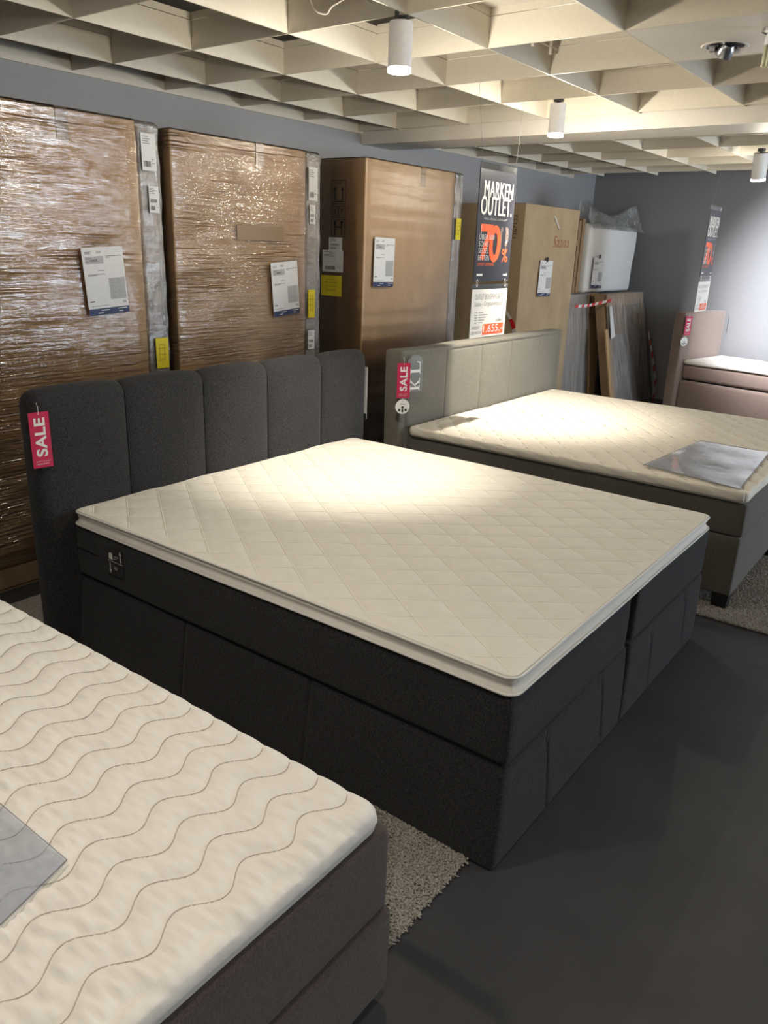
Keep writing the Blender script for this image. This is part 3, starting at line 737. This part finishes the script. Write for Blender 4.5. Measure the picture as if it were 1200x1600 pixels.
def carton(name, x0, x1, y0, y1, z0, z1, label, mat='card', strip=0, film_mat=None, seams=True, film_r=.01, lean=0.0):
    e = empty(name, ((x0 + x1) / 2, (y0 + y1) / 2, 0), label, 'carton')
    nz = smooth_noise(int(x0 * 10) + 40, 4, 4, 5)
    v, f = soft_box((x0, y0, z0), (x1, y1, z1), .006, .08, lambda P, N: .003 * nz(P))
    MB().add(v, f, mat).build('carton_body', e, True)
    if seams:
        xm = (x0 + x1) / 2 + .12
        t = MB(); t.box((xm - .03, y0 - .006, z1 - .13), (xm + .03, y0 - .001, z1 + .0), 'tape').box((xm - .03, y0 - .003, z1 - .002), (xm + .03, y1, z1 + .006), 'tape')
        t.build('tape_strip', e)
    if strip:
        v, f = soft_box((x1 + .001, y0 + .02, z0), (x1 + strip, y1, z1 - .02), .01, .05, lambda P, N: .006 * nz(P * 2))
        MB().add(v, f, 'card_dark').build('side_bundle', e, True)
    if film_mat:
        nf = smooth_noise(int(x0 * 10) + 60, 1.2, 3, 40); x2 = x1 + strip
        v, f = soft_box((x0 - .008, y0 - .012, z0 + .01), (x2 + .008, y1 + .005, z1 + .006), .012, .05, lambda P, N: .003 * nf(P), steps=(.05, .08, .012))
        if strip: 
            k = (v[:, 0] > x1 - .005) & (v[:, 1] < y0 + .02); v[k, 1] += .018 * np.clip((v[k, 0] - x1 + .005) / .02, 0, 1)
        MB().add(v, f, film_mat).build('stretch_film', e, True)
    if strip:
        nb = smooth_noise(int(x0 * 10) + 80, 50, 20, 16)
        v, f = soft_box((x1 + .004, y0 - .004, z0 + .02), (x1 + strip + .014, y0 + .03, z1 - .002), .012, .012, lambda P, N: .012 * nb(P), steps=(.012, .02, .012))
        MB().add(v, f, 'film_dense').build('bunched_film', e, True)
    return e
XR = (1, 0, 0); ZU = (0, 0, 1)
c1 = carton('tall_carton', -.06, .965, 2.75, 3.12, .12, 2.19, 'tall film-wrapped carton at the left frame edge, behind the anthracite headboard', strip=.125, film_mat='film')
ship_label(c1, (.985, 2.7365, 1.97), XR, ZU, .085, .17, 2, rot=True, bars=1)
ship_label(c1, (1.015, 2.7365, 1.775), XR, ZU, .06, .125, 3, rot=True)
yellow(c1, (1.005, 2.7365, .99), XR, ZU, .08, .16)
pal = MB()
for y in (2.78, 2.93, 3.08): pal.box((-.05, y - .03, .02), (1.0, y + .03, .115), 'card_dark')
pal.box((-.06, 2.76, 0), (1.0, 3.11, .02), 'card_dark'); pal.build('pallet_feet', c1)['label'] = 'dark carton feet'
c2 = carton('tall_carton', 1.168, 2.185, 2.75, 3.12, .02, 2.18, 'film-wrapped carton second from the left, between two other tall cartons', strip=.125, film_mat='film')
ship_label(c2, (2.20, 2.7365, 1.905), XR, ZU, .08, .19, 4, rot=True, bars=1)
ship_label(c2, (2.21, 2.7365, 1.77), XR, ZU, .05, .11, 5, rot=True)
yellow(c2, (2.20, 2.7365, 1.20), XR, ZU, .062, .175)
ship_label(c2, (2.20, 2.7365, 1.00), XR, ZU, .06, .12, 6)
hd = MB(); hd.box((1.60, 2.7345, 1.66), (1.98, 2.7362, 1.74), 'tape'); hd.build('tape_patch', c2)
c3 = carton('tall_carton', 2.77, 3.875, 2.75, 3.14, .02, 2.205, 'tall carton with printed handling symbols on its left side, third from the left', strip=.11, film_mat='film_light')
yellow(c3, (3.90, 2.73, 1.72), XR, ZU, .07, .16)
# marks on the left face of c3 (x = 2.762): reader looks towards +x, right = -y
LF = (2.7595, 3.14, 0); RY = (0, -1, 0)
mk = Card(LF, RY, ZU)
def symb(c, x, z):
    c.frame(x, z, x + .125, z + .155, .004, 'ink'); c.text('TOP', x + .04, z + .128, w=.045, h=.016, mat='ink')
    c.rect(x + .015, z + .014, x + .11, z + .022, 'ink')
    for k in (.025, .092): c.rect(x + k, z + .028, x + k + .009, z + .09, 'ink'); c.poly([(x + k - .006, z + .09), (x + k + .015, z + .09), (x + k + .0045, z + .115)], 'ink')
    c.frame(x, z - .085, x + .125, z - .01, .004, 'ink'); c.rect(x + .058, z - .085, x + .066, z - .01, 'ink')
    c.text('X', x + .018, z - .07, w=.028, h=.042, mat='ink'); c.text('?', x + .082, z - .07, w=.022, h=.045, mat='ink')
    c.frame(x, z - .21, x + .125, z - .095, .004, 'ink')
    c.rect(x + .028, z - .2, x + .036, z - .105, 'ink'); c.rect(x + .09, z - .2, x + .098, z - .105, 'ink'); c.rect(x + .028, z - .15, x + .098, z - .14, 'ink')
    c.poly([(x + .02, z - .11), (x + .044, z - .11), (x + .036, z - .135), (x + .028, z - .135)], 'ink'); c.poly([(x + .082, z - .11), (x + .106, z - .11), (x + .098, z - .135), (x + .09, z - .135)], 'ink')
symb(mk, .105, 1.915)
o = mk.mb.build('handling_symbols', c3); o['label'] = 'black printed handling symbols'
ship_label(c3, (2.7585, 3.055, 1.615), RY, ZU, .12, .085, 7)
ship_label(c3, (2.7575, 3.11, 1.47), RY, ZU, .19, .145, 8, bars=1)
yellow(c3, (2.7570, 3.12, 1.305), RY, ZU, .19, .14)
c4 = carton('tall_carton', 4.79, 5.90, 2.60, 3.28, .02, 2.045, 'tan carton with a handwritten red word on its front, tallest thing left of the corner', mat='card_tan', seams=False)
c = Card((4.79, 2.5955, 0), XR, ZU)
c.text('Saana', 5.37 - 4.79, 1.70, w=.34, h=.10, mat='red_pen', shear=.35, bold=-.02)
o = c.mb.build('handwriting', c4); o['label'] = 'red handwritten word'
c = Card((4.7835, 3.28, 0), RY, ZU); c.text('1367132', .578, 1.76, w=.034, h=.19, mat='ink', rot=90)
o = c.mb.build('printed_number', c4); o['label'] = 'black upright printed number'
t = MB(); t.hexa([(5.33, 2.593, 1.97), (5.37, 2.593, 1.96), (5.47, 2.593, 1.87), (5.47, 2.593, 1.85), (5.33, 2.5965, 1.97), (5.37, 2.5965, 1.96), (5.47, 2.5965, 1.87), (5.47, 2.5965, 1.85)], 'white_tape'); t.build('torn_label', c4)

# ------------------------------------------------------------------ price sheets
def price_sheet(cx, cz, y, w, h, rot, price, label, clip=False):
    a_ = math.radians(rot); rx = (math.cos(a_), 0, math.sin(a_)); up = (-math.sin(a_), 0, math.cos(a_))
    org = np.array((cx, y, cz)) - np.array(rx) * w / 2 - np.array(up) * h / 2
    e = empty('price_sheet', (cx, y, cz), label, 'price sheet')
    c = Card(org, rx, up); c.slab(0, 0, w, h, 'paper', .001)
    c.rect(0, 0, w, h * .10, 'navy')
    c.rect(w * .3, h * .065, w * .5, h * .075, 'white_print', .0012); c.rect(w * .72, h * .07, w * .95, h * .08, 'white_print', .0012)
    c.rect(w * .22, h * .025, w * .34, h * .035, 'white_print', .0012); c.rect(w * .74, h * .03, w * .84, h * .04, 'white_print', .0012)
    c.rect(w * .06, h * .76, w * .50, h * .87, 'paper_grey')
    c.text(price, w * .18, h * .785, w=w * .22, h=h * .04, mat='ink', l=.0013, bold=.02)
    c.rect(w * .07, h * .835, w * .22, h * .845, 'ink_grey', .0012); c.rect(w * .07, h * .79, w * .14, h * .80, 'ink_grey', .0012)
    for (x0, x1, yy) in ((.06, .22, .93), (.06, .2, .905), (.34, .46, .935), (.34, .46, .915), (.56, .97, .86), (.56, .66, .84), (.34, .5, .655), (.08, .5, .60), (.08, .3, .585)):
        c.rect(w * x0, h * yy, w * x1, h * (yy + .009), 'ink_grey')
    c.rect(w * .06, h * .20, w * .17, h * .215, 'ink'); c.rect(w * .08, h * .135, w * .5, h * .142, 'ink_grey')
    c.rect(w * .57, h * .22, w * .97, h * .54, 'paper_grey')
    for k in range(12):
        yy = .51 - .0245 * k; c.rect(w * .59, h * yy, w * (.68 + .04 * ((k * 7) % 3)), h * (yy + .009), 'ink_soft', .0012); c.rect(w * .77, h * yy, w * (.84 + .04 * ((k * 5) % 3)), h * (yy + .009), 'ink_soft', .0012)
    c.rect(w * .86, h * .15, w * .95, h * .19, 'paper_grey')
    c.mb.build('printed_sheet', e)
    if clip:
        q = MB(); q.lathe([(0, .004), (.02, .004), (.022, 0), (0, -.001)], 'black', 20, Matrix.Translation((cx, y - .003, cz + h / 2 + .01)) @ Matrix.Rotation(math.pi / 2, 4, 'X')); q.build('pin_clip', e)
    return e
price_sheet(.721, 1.447, 2.722, .228, .316, 3.6, '1507,-', 'white price sheet with navy foot on the leftmost film-wrapped carton')
price_sheet(1.977, 1.387, 2.722, .228, .316, 4.6, '1607,-', 'white price sheet with navy foot on the second film-wrapped carton')
price_sheet(2.980, 1.545, 2.729, .235, .330, -1.0, '1507,-', 'white price sheet with navy foot on the carton with handling symbols')
price_sheet(5.255, 1.422, 2.584, .26, .315, -1.0, '1655,-', 'white price sheet clipped to the tan carton below the red handwriting', True)

# ------------------------------------------------------------------ goods in the corner
def slab_lean(mb, x0, x1, y0b, y0t, z0, z1, t, mat, xs=0.0):
    mb.hexa([(x0, y0b, z0), (x1, y0b, z0), (x1, y0b + t, z0), (x0, y0b + t, z0), (x0 + xs, y0t, z1), (x1 + xs, y0t, z1), (x1 + xs, y0t + t, z1), (x0 + xs, y0t + t, z1)], mat)
def lean_film(mb, x0, x1, y0b, y0t, z0, z1, mat, xs=0.0, seed=5, amp=.012):
    nx, nz_ = 60, 60; nn = smooth_noise(seed, 22, 0, 4); V = []; F = []
    for j in range(nz_ + 1):
        for i in range(nx + 1):
            s = i / nx; q = j / nz_; V.append((x0 + (x1 - x0) * s + xs * q, y0b + (y0t - y0b) * q - .014, z0 + (z1 - z0) * q))
    V = np.array(V); V[:, 1] += np.minimum(0, amp * nn(V)) 
    for j in range(nz_):
        for i in range(nx): a_ = j * (nx + 1) + i; F.append((a_, a_ + 1, a_ + nx + 2, a_ + nx + 1))
    mb.add(V, F, mat)
f1 = empty('flat_pack', (6.5, 2.85, 0), 'flat pack in grey polythene leaning behind the tan carton, left one of two', 'flat pack')
m = MB(); slab_lean(m, 5.98, 6.88, 2.60, 2.74, .0, 1.245, .12, 'board_grey'); m.build('board_bundle', f1)
m = MB(); lean_film(m, 5.97, 6.89, 2.60, 2.74, .01, 1.26, 'film_bag', 0, 5); m.build('polythene_cover', f1, True)
m = MB(); slab_lean(m, 6.62, 6.89, 2.583, 2.723, .0, 1.25, .012, 'card'); m.build('cardboard_edge', f1)
f2 = empty('flat_pack', (7.2, 2.5, 0), 'flat pack in clear polythene with cardboard edges leaning in the corner, right one of two', 'flat pack')
m = MB(); slab_lean(m, 6.56, 7.66, 2.28, 2.56, .0, 1.25, .10, 'card_dark', .06); m.build('board_bundle', f2)
m = MB(); slab_lean(m, 6.60, 7.62, 2.262, 2.542, .05, 1.12, .012, 'board_grey', .06); m.build('grey_panel', f2)
m = MB(); lean_film(m, 6.54, 7.68, 2.26, 2.54, .01, 1.26, 'film_bag', .06, 6, .02); m.build('polythene_cover', f2, True)
m = MB(); slab_lean(m, 7.58, 7.67, 2.255, 2.535, .0, 1.25, .02, 'card', .06); slab_lean(m, 6.5, 6.64, 2.25, 2.45, .0, .9, .015, 'card', .03); slab_lean(m, 6.62, 7.6, 2.51, 2.538, 1.13, 1.25, .015, 'card', .06); m.build('cardboard_edge', f2)
m = MB(); m.hexa([(6.60, 2.40, .80), (6.75, 2.42, .82), (6.75, 2.425, .82), (6.60, 2.405, .80), (6.62, 2.47, 1.13), (6.70, 2.48, 1.14), (6.70, 2.485, 1.14), (6.62, 2.475, 1.13)], 'paper'); m.build('delivery_note', f2)
sb = MB(); v, f = soft_box((5.99, 2.78, 1.262), (6.26, 3.0, 1.83), .01, .1); sb.add(v, f, 'slate'); o = sb.build('slate_package', loc=(6.1, 2.88, 1.26)); tag(o, 'dark slate upright package standing on the flat packs right of the tan carton', 'package')
cs = MB(); cs.box((6.27, 2.76, 1.262), (6.325, 2.96, 1.97), 'card_dark').box((6.335, 2.75, 1.262), (6.40, 2.96, 1.985), 'card_dark'); tag(cs.build('cardboard_strip', loc=(6.33, 2.86, 1.26)), 'brown cardboard edge strips standing left of the white wrapped mattress', 'cardboard')
wm = empty('wrapped_mattress', (7.1, 2.8, 1.26), 'white foam mattress in a clear bag standing on the flat packs in the corner', 'mattress')
nn = smooth_noise(77, 9, 3, 7)
v, f = soft_box((6.42, 2.70, 1.262), (7.72, 2.90, 1.955), .03, .05, lambda P, N: .012 * nn(P)); v[:, 0] += .07 * (v[:, 2] - 1.26) / .7 * (v[:, 0] > 7.2)
MB().add(v, f, 'foam_white').build('foam_block', wm, True)
m = MB(); nx, nz_ = 60, 26; V = []; F = []; n2 = smooth_noise(78, 14, 3, 14)
for side in (0, 1):
    base = len(V)
    for j in range(nz_ + 1):
        for i in range(nx + 1):
            s = i / nx; q = j / nz_; top = 2.10 + .14 * abs(2 * s - .92) ** 1.6 * (1 if s > .3 else 1.3) - .05
            z = 1.90 + (top - 1.90) * q; x = 6.405 + (7.86 - 6.405) * s + .03 * math.sin(q * 3 + s * 9)
            V.append((x - (.04 * q if s < .1 else 0), (2.665 if side == 0 else 2.915) + (.11 if side == 0 else -.11) * q, z))
    for j in range(nz_):
        for i in range(nx): a_ = base + j * (nx + 1) + i; F.append((a_, a_ + 1, a_ + nx + 2, a_ + nx + 1))
V = np.array(V); V[:, 1] += .05 * n2(V); V[:, 2] += .02 * n2(V[:, [2, 0, 1]])
m.add(V, F, 'film_bagtop').build('crumpled_bag_top', wm, True)
price_sheet(6.685, 1.462, 2.676, .27, .31, -1.5, '1199,-', 'white price sheet clipped to the white wrapped mattress in the corner', True)

def barrier_tape(name, pts, w, label, twist=None, seg=.035, wdir=(1, 0, 0)):
    pts = [Vector(p) for p in pts]; full = arc(pts, 12); mb = MB(); acc = 0
    wd = Vector(wdir)
    for i in range(len(full) - 1):
        a_, b_ = full[i], full[i + 1]; n = (b_ - a_).normalized().cross(wd).normalized() * .001
        k = 'red_tape' if int(acc / seg) % 2 == 0 else 'white_tape'; acc += (b_ - a_).length
        s0 = wd * w / 2
        off = (b_ - a_).normalized() * w * .5
        mb.hexa([a_ - s0, a_ + s0 + off, a_ + s0 + off + n, a_ - s0 + n, b_ - s0, b_ + s0 + off, b_ + s0 + off + n, b_ - s0 + n], k)
    return tag(mb.build(name, loc=tuple(pts[0])), label, 'barrier tape')
barrier_tape('barrier_tape', [(7.70, 2.22, .01), (7.74, 2.24, .25), (7.75, 2.32, .55), (7.73, 2.40, .8)], .055, 'red and white striped tape hanging down the right edge of the corner flat pack', seg=.08)
barrier_tape('barrier_tape', [(5.94, 2.565, 1.15), (6.2, 2.55, 1.15), (6.4, 2.53, 1.165), (6.60, 2.45, 1.20)], .028, 'thin red and white striped tape strung across the left flat pack', seg=.06, wdir=(0, 0, 1))
barrier_tape('barrier_tape', [(4.765, 2.78, 1.26), (4.765, 2.73, 1.174), (4.765, 2.60, .978), (4.765, 2.56, .5), (4.765, 2.55, .02)], .04, 'red and white striped tape at the lower left front edge of the tan carton', seg=.1, wdir=(0, 1, 0))

# ------------------------------------------------------------------ hanging signs
def hanging_sign(org, right, label, wires):
    """org: top left corner (world); .42 wide, poster .60 high + price board .30 high"""
    e = empty('hanging_sign', org, label, 'sign'); r = np.array(right, float); o = np.array(org, float)
    w = .42
    up = np.array((0, 0, 1.0))
    c = Card(o - up * .635, r, up); c.slab(0, 0, w, .635, 'clear', .003); o_ = c.mb.build('clear_pocket', e)
    c = Card(o - up * .625 + np.cross(r, up) * .001, r, up); H2 = .59
    c.slab(0.004, 0, w - .004, H2, 'poster', .0012)
    for q in (0, .0025, .005): c.text('MARKEN', .053 + q, H2 - .142, w=.33, h=.085, mat='white_print', l=.0012 + q * .2)
    for q in (0, .0025, .005): c.text('OUTLET.', .026 + q, H2 - .236, w=.355, h=.098, mat='white_print', l=.0022 + q * .2)
    c.text('PREIS. DESIGN. KOMFORT.', .075, H2 - .262, w=.27, h=.011, mat='paper_grey')
    # portrait of a laughing person with raised hand, printed
    c.poly([(.330, H2 - .300), (.345, H2 - .290), (.366, H2 - .300), (.376, H2 - .335), (.374, H2 - .370), (.362, H2 - .398), (.345, H2 - .405), (.334, H2 - .395), (.340, H2 - .370), (.336, H2 - .340), (.340, H2 - .320)], 'skin_print', .0008)
    c.ell(.358, H2 - .338, .008, .003, 'ink', .0010, -.3); c.poly([(.345, H2 - .375), (.366, H2 - .362), (.362, H2 - .378), (.350, H2 - .386)], 'white_print', .0010)
    c.poly([(.278, H2 - .305), (.288, H2 - .292), (.300, H2 - .298), (.304, H2 - .312), (.296, H2 - .325), (.292, H2 - .335), (.274, H2 - .335)], 'skin_print', .0008)
    c.poly([(.272, H2 - .33), (.292, H2 - .335), (.292, H2 - .42), (.268, H2 - .43)], 'skin_print', .0008)
    c.poly([(.342, H2 - .41), (.355, H2 - .405), (.358, H2 - .45), (.352, H2 - .49)], 'skin_print', .0008)
    c.text('7', .045, .105, w=.145, h=.20, mat='orange', bold=.03, l=.0012); c.text('0', .15, .098, w=.135, h=.205, mat='orange', bold=.03, l=.0014)
    c.text('%', .305, .10, w=.075, h=.075, mat='orange', bold=.008, l=.0014)
    c.text('BIS ZU', .047, .255, w=.009, h=.042, mat='white_print', l=.0018, rot=90)
    for k, (s, ww) in enumerate((('ÜBER 500', .17), ('SOFAS', .105), ('SESSEL', .115), ('BETTEN', .125))):
        c.text(s, .035, .222 - .0375 * k, w=ww, h=.027 if k else .032, mat='white_print', l=.002, bold=-.008)
    c.text('SOFORT LIEFERBAR.', .035, .078, w=.19, h=.017, mat='orange', bold=.01)
    c.rect(.035, .022, .10, .034, 'white_print'); c.rect(.345, .022, .38, .032, 'white_print'); c.ell(.388, .028, .008, .009, 'paper_grey')
    c.mb.build('poster', e)
    c = Card(o - up * .955, r, up); c.slab(0, 0, w, .305, 'clear', .003); c.mb.build('clear_pocket', e)
    c = Card(o - up * .955 + np.cross(r, up) * .001, r, up); H3 = .277; c.slab(.002, 0, w - .002, H3, 'white_print', .0012)
    c.text('OUTLET BOXSPRINGBETT', .035, H3 - .058, w=.335, h=.030, mat='ink_grey', bold=-.01)
    c.text('Saana – Originalverpackt!', .035, H3 - .105, w=.335, h=.036, mat='ink_grey', bold=-.01)
    for k in range(5):
        y = H3 - .135 - .0145 * k; c.rect(.045, y, .075, y + .005, 'ink_soft'); c.rect(.09, y, .09 + .05 + .03 * ((k * 3) % 4) * .6, y + .005, 'ink_soft')
    c.text('3.280,-', .30, .082, w=.075, h=.02, mat='ink_grey'); c.rect(.298, .091, .368, .093, 'ink_grey', .0013)
    c.rect(.145, .012, .395, .075, 'orange'); c.text('1.655,-', .155, .018, w=.23, h=.052, mat='white_print', l=.0014, bold=.005)
    c.text('ANGEBOT', .02, .050, w=.095, h=.018, mat='ink_grey'); c.text('DER WOCHE', .02, .020, w=.115, h=.018, mat='ink_grey')
    c.mb.build('price_board', e)
    for s, tgt in zip((.02, w - .02), wires):
        p = o + r * s; MB().tube([tuple(p - up * .01), tuple(tgt)], .0008, 'ink_grey', 5).build('suspension_wire', e)
    for s in (.045, w - .045):
        p = o + r * s - up * .643 + np.cross(r, up) * .003; pts = [tuple(p + (r * math.cos(t) * .009 + up * math.sin(t) * .022)) for t in np.linspace(0, 2 * math.pi, 15)]
        MB().tube(pts, .0012, 'white_print', 5).build('ring_clip', e)
    return e
hanging_sign((2.387, 1.64, 2.115), (1, 0.0, 0), 'hanging dark sign with orange 70 % and a white price board, in front of the cartons', ((2.25, 1.60, HZ), (2.845, 1.655, HZ)))
ang2 = math.radians(1.5)
hanging_sign((6.28, 1.50, 2.115), (math.cos(ang2), math.sin(ang2), 0), 'narrow, obliquely seen hanging sign with orange 70 % in front of the right wall', ((6.397, 1.48, HZ), (6.995, 1.52, HZ)))

# ------------------------------------------------------------------ tags on the beds
def sale_tag(org, right, up, w, h, label):
    e = empty('sale_tag', org, label, 'price tag'); c = Card(org, right, up); c.slab(0, 0, w, h, 'crimson', .0012)
    c.text('SALE', w * .22, h * .20, w=w * .56, h=h * .70, mat='white_print', bold=.03, rot=90)
    c.text('JETZT STARK', w * .15, h * .10, w=w * .7, h=h * .025, mat='white_print'); c.text('REDUZIERT!', w * .2, h * .055, w=w * .6, h=h * .025, mat='white_print')
    c.ell(w / 2, h * .965, w * .03, w * .03, 'white_print'); c.mb.build('printed_card', e)
    s = MB(); s.tube([c.P(w / 2, h * .965, .001), c.P(w / 2, h + .018, .002), c.P(w / 2 - .002, h + .035, -.004)], .0008, 'white_print', 5); s.build('string', e)
    return e
sale_tag((-.146, 1.992, .812), (.985, -.16, -.0), (.02, 0, 1), .075, .213, 'crimson SALE tag hanging on the left corner of the anthracite headboard')
sale_tag((2.083, 1.925, .808), (.80, -.60, 0), (.02, 0, 1), .080, .205, 'crimson SALE tag hanging on the left corner of the taupe headboard')
def round_tag(ctr, right, up, R_, label):
    e = empty('round_tag', ctr, label, 'tag'); c = Card(ctr, right, up)
    n = 36; pts = [(R_ * math.cos(a), R_ * math.sin(a)) for a in np.linspace(0, 2 * math.pi, n, endpoint=False)]
    V = [c.P(x, y, 0) for x, y in pts] + [c.P(x, y, -.0015) for x, y in pts]
    c.mb.add(V, [tuple(range(n)), tuple(range(n, 2 * n))[::-1]] + [(i, i + n, (i + 1) % n + n, (i + 1) % n) for i in range(n)], 'white_print')
    c.ell(0, -R_ * .12, R_ * .19, R_ * .19, 'ink'); c.rect(-R_ * .14, -R_ * .78, R_ * .14, -R_ * .36, 'ink'); c.rect(-R_ * .6, -R_ * .62, -R_ * .3, -R_ * .3, 'ink'); c.rect(R_ * .3, -R_ * .62, R_ * .6, -R_ * .3, 'ink')
    c.rect(-R_ * .35, R_ * .3, R_ * .35, R_ * .37, 'ink_grey'); c.ell(0, R_ * .75, R_ * .06, R_ * .06, 'ink_grey')
    c.mb.build('printed_disc', e)
    s = MB(); s.tube([c.P(0, R_ * .75, .001), c.P(0, R_ * 1.15, .001)], .0008, 'white_print', 5); s.build('string', e)
    return e
round_tag((2.113, 1.90, .757), (.80, -.60, 0), ZU, .044, 'round white tag with black figures below the SALE tag on the taupe headboard')
# clear plate with white serif letters K L
e = empty('clear_letter_plate', (2.22, 1.90, .93), 'clear plate with two white serif letters set sideways, on the taupe headboard', 'tag')
c = Card((2.157, 1.905, .835), (.96, -.28, 0), (.04, 0, 1)); c.slab(0, 0, .118, .185, 'plate_grey', .002); c.poly([(0, .185), (.118, .185), (.085, .215), (.035, .215)], 'plate_grey', 0); c.mb.build('plate', e)
def serif(c, x, y, s, ch):
    # letters lie on their side reading upwards: local a up, b to the left
    def R(a0, b0, a1, b1): c.rect(x + s * (1 - b1), y + s * a0, x + s * (1 - b0), y + s * a1, 'white_print', .003)
    def Q(pts): c.poly([(x + s * (1 - b), y + s * a) for a, b in pts][::1], 'white_print', .0034)
    R(.12, .06, .34, .94); R(0, 0, .46, .08); R(0, .92, .46, 1)
    if ch == 'L': R(.34, 0, .9, .09); Q([(.80, .05), (.92, .05), (.97, .36), (.90, .36)])
    else: Q([(.34, .42), (.42, .38), (.86, .92), (.70, .92)]); Q([(.40, .55), (.52, .50), (.86, .06), (.62, .06)]); R(.55, 0, 1, .08); R(.58, .92, 1, 1)
for (yy, sz, ch) in ((.006, .076, 'K'), (.106, .078, 'L')):
    c = Card((2.157, 1.905, .835), (.96, -.28, 0), (.04, 0, 1)); serif(c, .018, yy, sz, ch); c.mb.build('letter', e)
s = MB(); s.tube(arc([(2.20, 1.898, 1.02), (2.22, 1.893, 1.035), (2.26, 1.893, 1.03), (2.285, 1.896, 1.01)], 5), .0012, 'tape', 5); s.build('string', e)
# cards hanging at the right ends of both headboards
def side_card(x, y, z0, h, label):
    e = empty('hanging_card', (x, y, z0), label, 'price card')
    c = Card((x, y, z0), (-.35, -.94, 0), ZU); c.slab(0, 0, .10, h, 'paper', .0015); c.rect(0, 0, .10, h * .1, 'ink')
    for k in range(7): c.rect(.015, h * (.85 - .08 * k), .07, h * (.86 - .08 * k), 'ink_grey')
    c.mb.build('printed_card', e)
    s = MB(); s.tube([c.P(.05, h, 0), c.P(.05, h + .03, 0)], .001, 'white_print', 5); s.build('string', e)
side_card(1.925, 2.09, .70, .30, 'white price card hanging at the right end of the anthracite headboard')
side_card(4.365, 2.06, .74, .25, 'white price card hanging at the right end of the taupe headboard')
# bed D tags
pD = oD + Vector((0, 0, .86)); d1 = pD - eD * .035 + nD * .02 + Vector((0, 0, .0))
sale_tag(tuple(d1 + Vector((.035, 0, 0.01))), (.86, -.5, 0), ZU, .085, .195, 'small crimson SALE tag on the headboard of the mauve-brown bed')
round_tag(tuple(oD - eD * .02 + nD * .03 + Vector((.03, 0, .805))), (.86, -.5, 0), ZU, .048, 'round white tag with black figures on the headboard of the mauve-brown bed')
e = empty('clear_tag', tuple(oD + eD * .905 + Vector((0, 0, .9))), 'clear curled tag at the right end of the mauve-brown headboard', 'tag')
c = Card(tuple(oD + eD * .915 - Vector((0, .03, -.86))), (.8, .3, 0), ZU); c.slab(0, 0, .06, .18, 'clear', .002); c.mb.build('plate', e)
# instruction label on mattress B side (x=0 face), reader looks +x, right = -y
e = empty('instruction_label', (0, 1.72, .46), 'small grey instruction label with two white arrows on the side of the anthracite mattress', 'label')
c = Card((-.008, 1.772, .402), (0, -1, 0), (0, 0, 1)); c.slab(0, 0, .098, .118, 'metal_dark', .0012); W_ = .098
c.rect(0, .058, W_, .060, 'white_print')
c.rect(.082, .066, .087, .098, 'white_print'); c.poly([(.077, .096), (.092, .096), (.0845, .114)], 'white_print')
c.rect(.012, .020, .017, .052, 'white_print'); c.poly([(.007, .022), (.0145, .004), (.022, .022)], 'white_print')
c.rect(.010, .066, .034, .086, 'white_print'); c.poly([(.010, .086), (.034, .086), (.030, .094), (.014, .092)], 'white_print')
c.rect(.042, .080, .072, .084, 'paper_grey'); c.rect(.042, .071, .058, .075, 'paper_grey'); c.rect(.042, .036, .060, .040, 'paper_grey'); c.rect(.036, .028, .060, .032, 'paper_grey')
c.mb.build('printed_card', e)

# clear pouches lying on the toppers
def pouch(name, corners, z, label, seed):
    e = empty(name, (corners[0][0], corners[0][1], z), label, 'plastic cover'); n = 30; V = []; F = []; nn = smooth_noise(seed, 12, 12, 0)
    a_, b_, c_, d_ = [np.array(q, float) for q in corners]
    for j in range(n + 1):
        for i in range(n + 1):
            s, t_ = i / n, j / n; p = (a_ * (1 - s) + b_ * s) * (1 - t_) + (d_ * (1 - s) + c_ * s) * t_; V.append((p[0], p[1], z))
    V = np.array(V); V[:, 2] += .004 + .006 * nn(V)
    for j in range(n):
        for i in range(n): q = j * (n + 1) + i; F.append((q, q + 1, q + n + 2, q + n + 1))
    MB().add(V, F, 'pouch').build('clear_sheet', e, True)
    s = MB(); pts = [np.array((*q, z + .004)) for q in (a_, b_, c_, d_, a_)]; s.tube(pts, .0012, 'ink_grey', 5); s.build('welded_edge', e)
    return e
pouch('clear_document_pouch', [(2.235, .005), (3.14, .065), (3.15, .447), (2.335, .505)], .622, 'clear plastic cover lying on the foot end of the taupe bed topper', 50)
pouch('clear_document_pouch', [(-1.62, .40), (-1.10, .345), (-1.03, .41), (-1.02, .66)][::1] if False else [(-1.60, .20), (-1.045, .368), (-1.043, .64), (-1.60, .66)], .563, 'clear plastic cover at the left frame edge on the wavy-quilted topper', 51)

# ------------------------------------------------------------------ groups of repeats
GROUPS = {'tall_carton': 'tall cartons standing along the back wall', 'price_sheet': 'white price sheets with navy foot', 'ceiling_spotlight': 'white cylinder spotlights under the lattice',
          'box_spring_bed': 'box spring beds on display', 'mattress_topper': 'toppers lying on the beds', 'sale_tag': 'crimson sale tags on the headboards', 'round_tag': 'round white tags on the headboards',
          'hanging_sign': 'hanging outlet signs', 'flat_pack': 'wrapped flat packs in the corner', 'barrier_tape': 'red and white striped tapes', 'shag_rug': 'beige shag rugs', 'hanging_card': 'white cards at the headboard ends',
          'clear_document_pouch': 'clear plastic covers on the toppers'}
for o in bpy.data.objects:
    k = o.name.split('.')[0]
    if o.parent is None and k in GROUPS and 'label' in o: o['group'] = GROUPS[k]
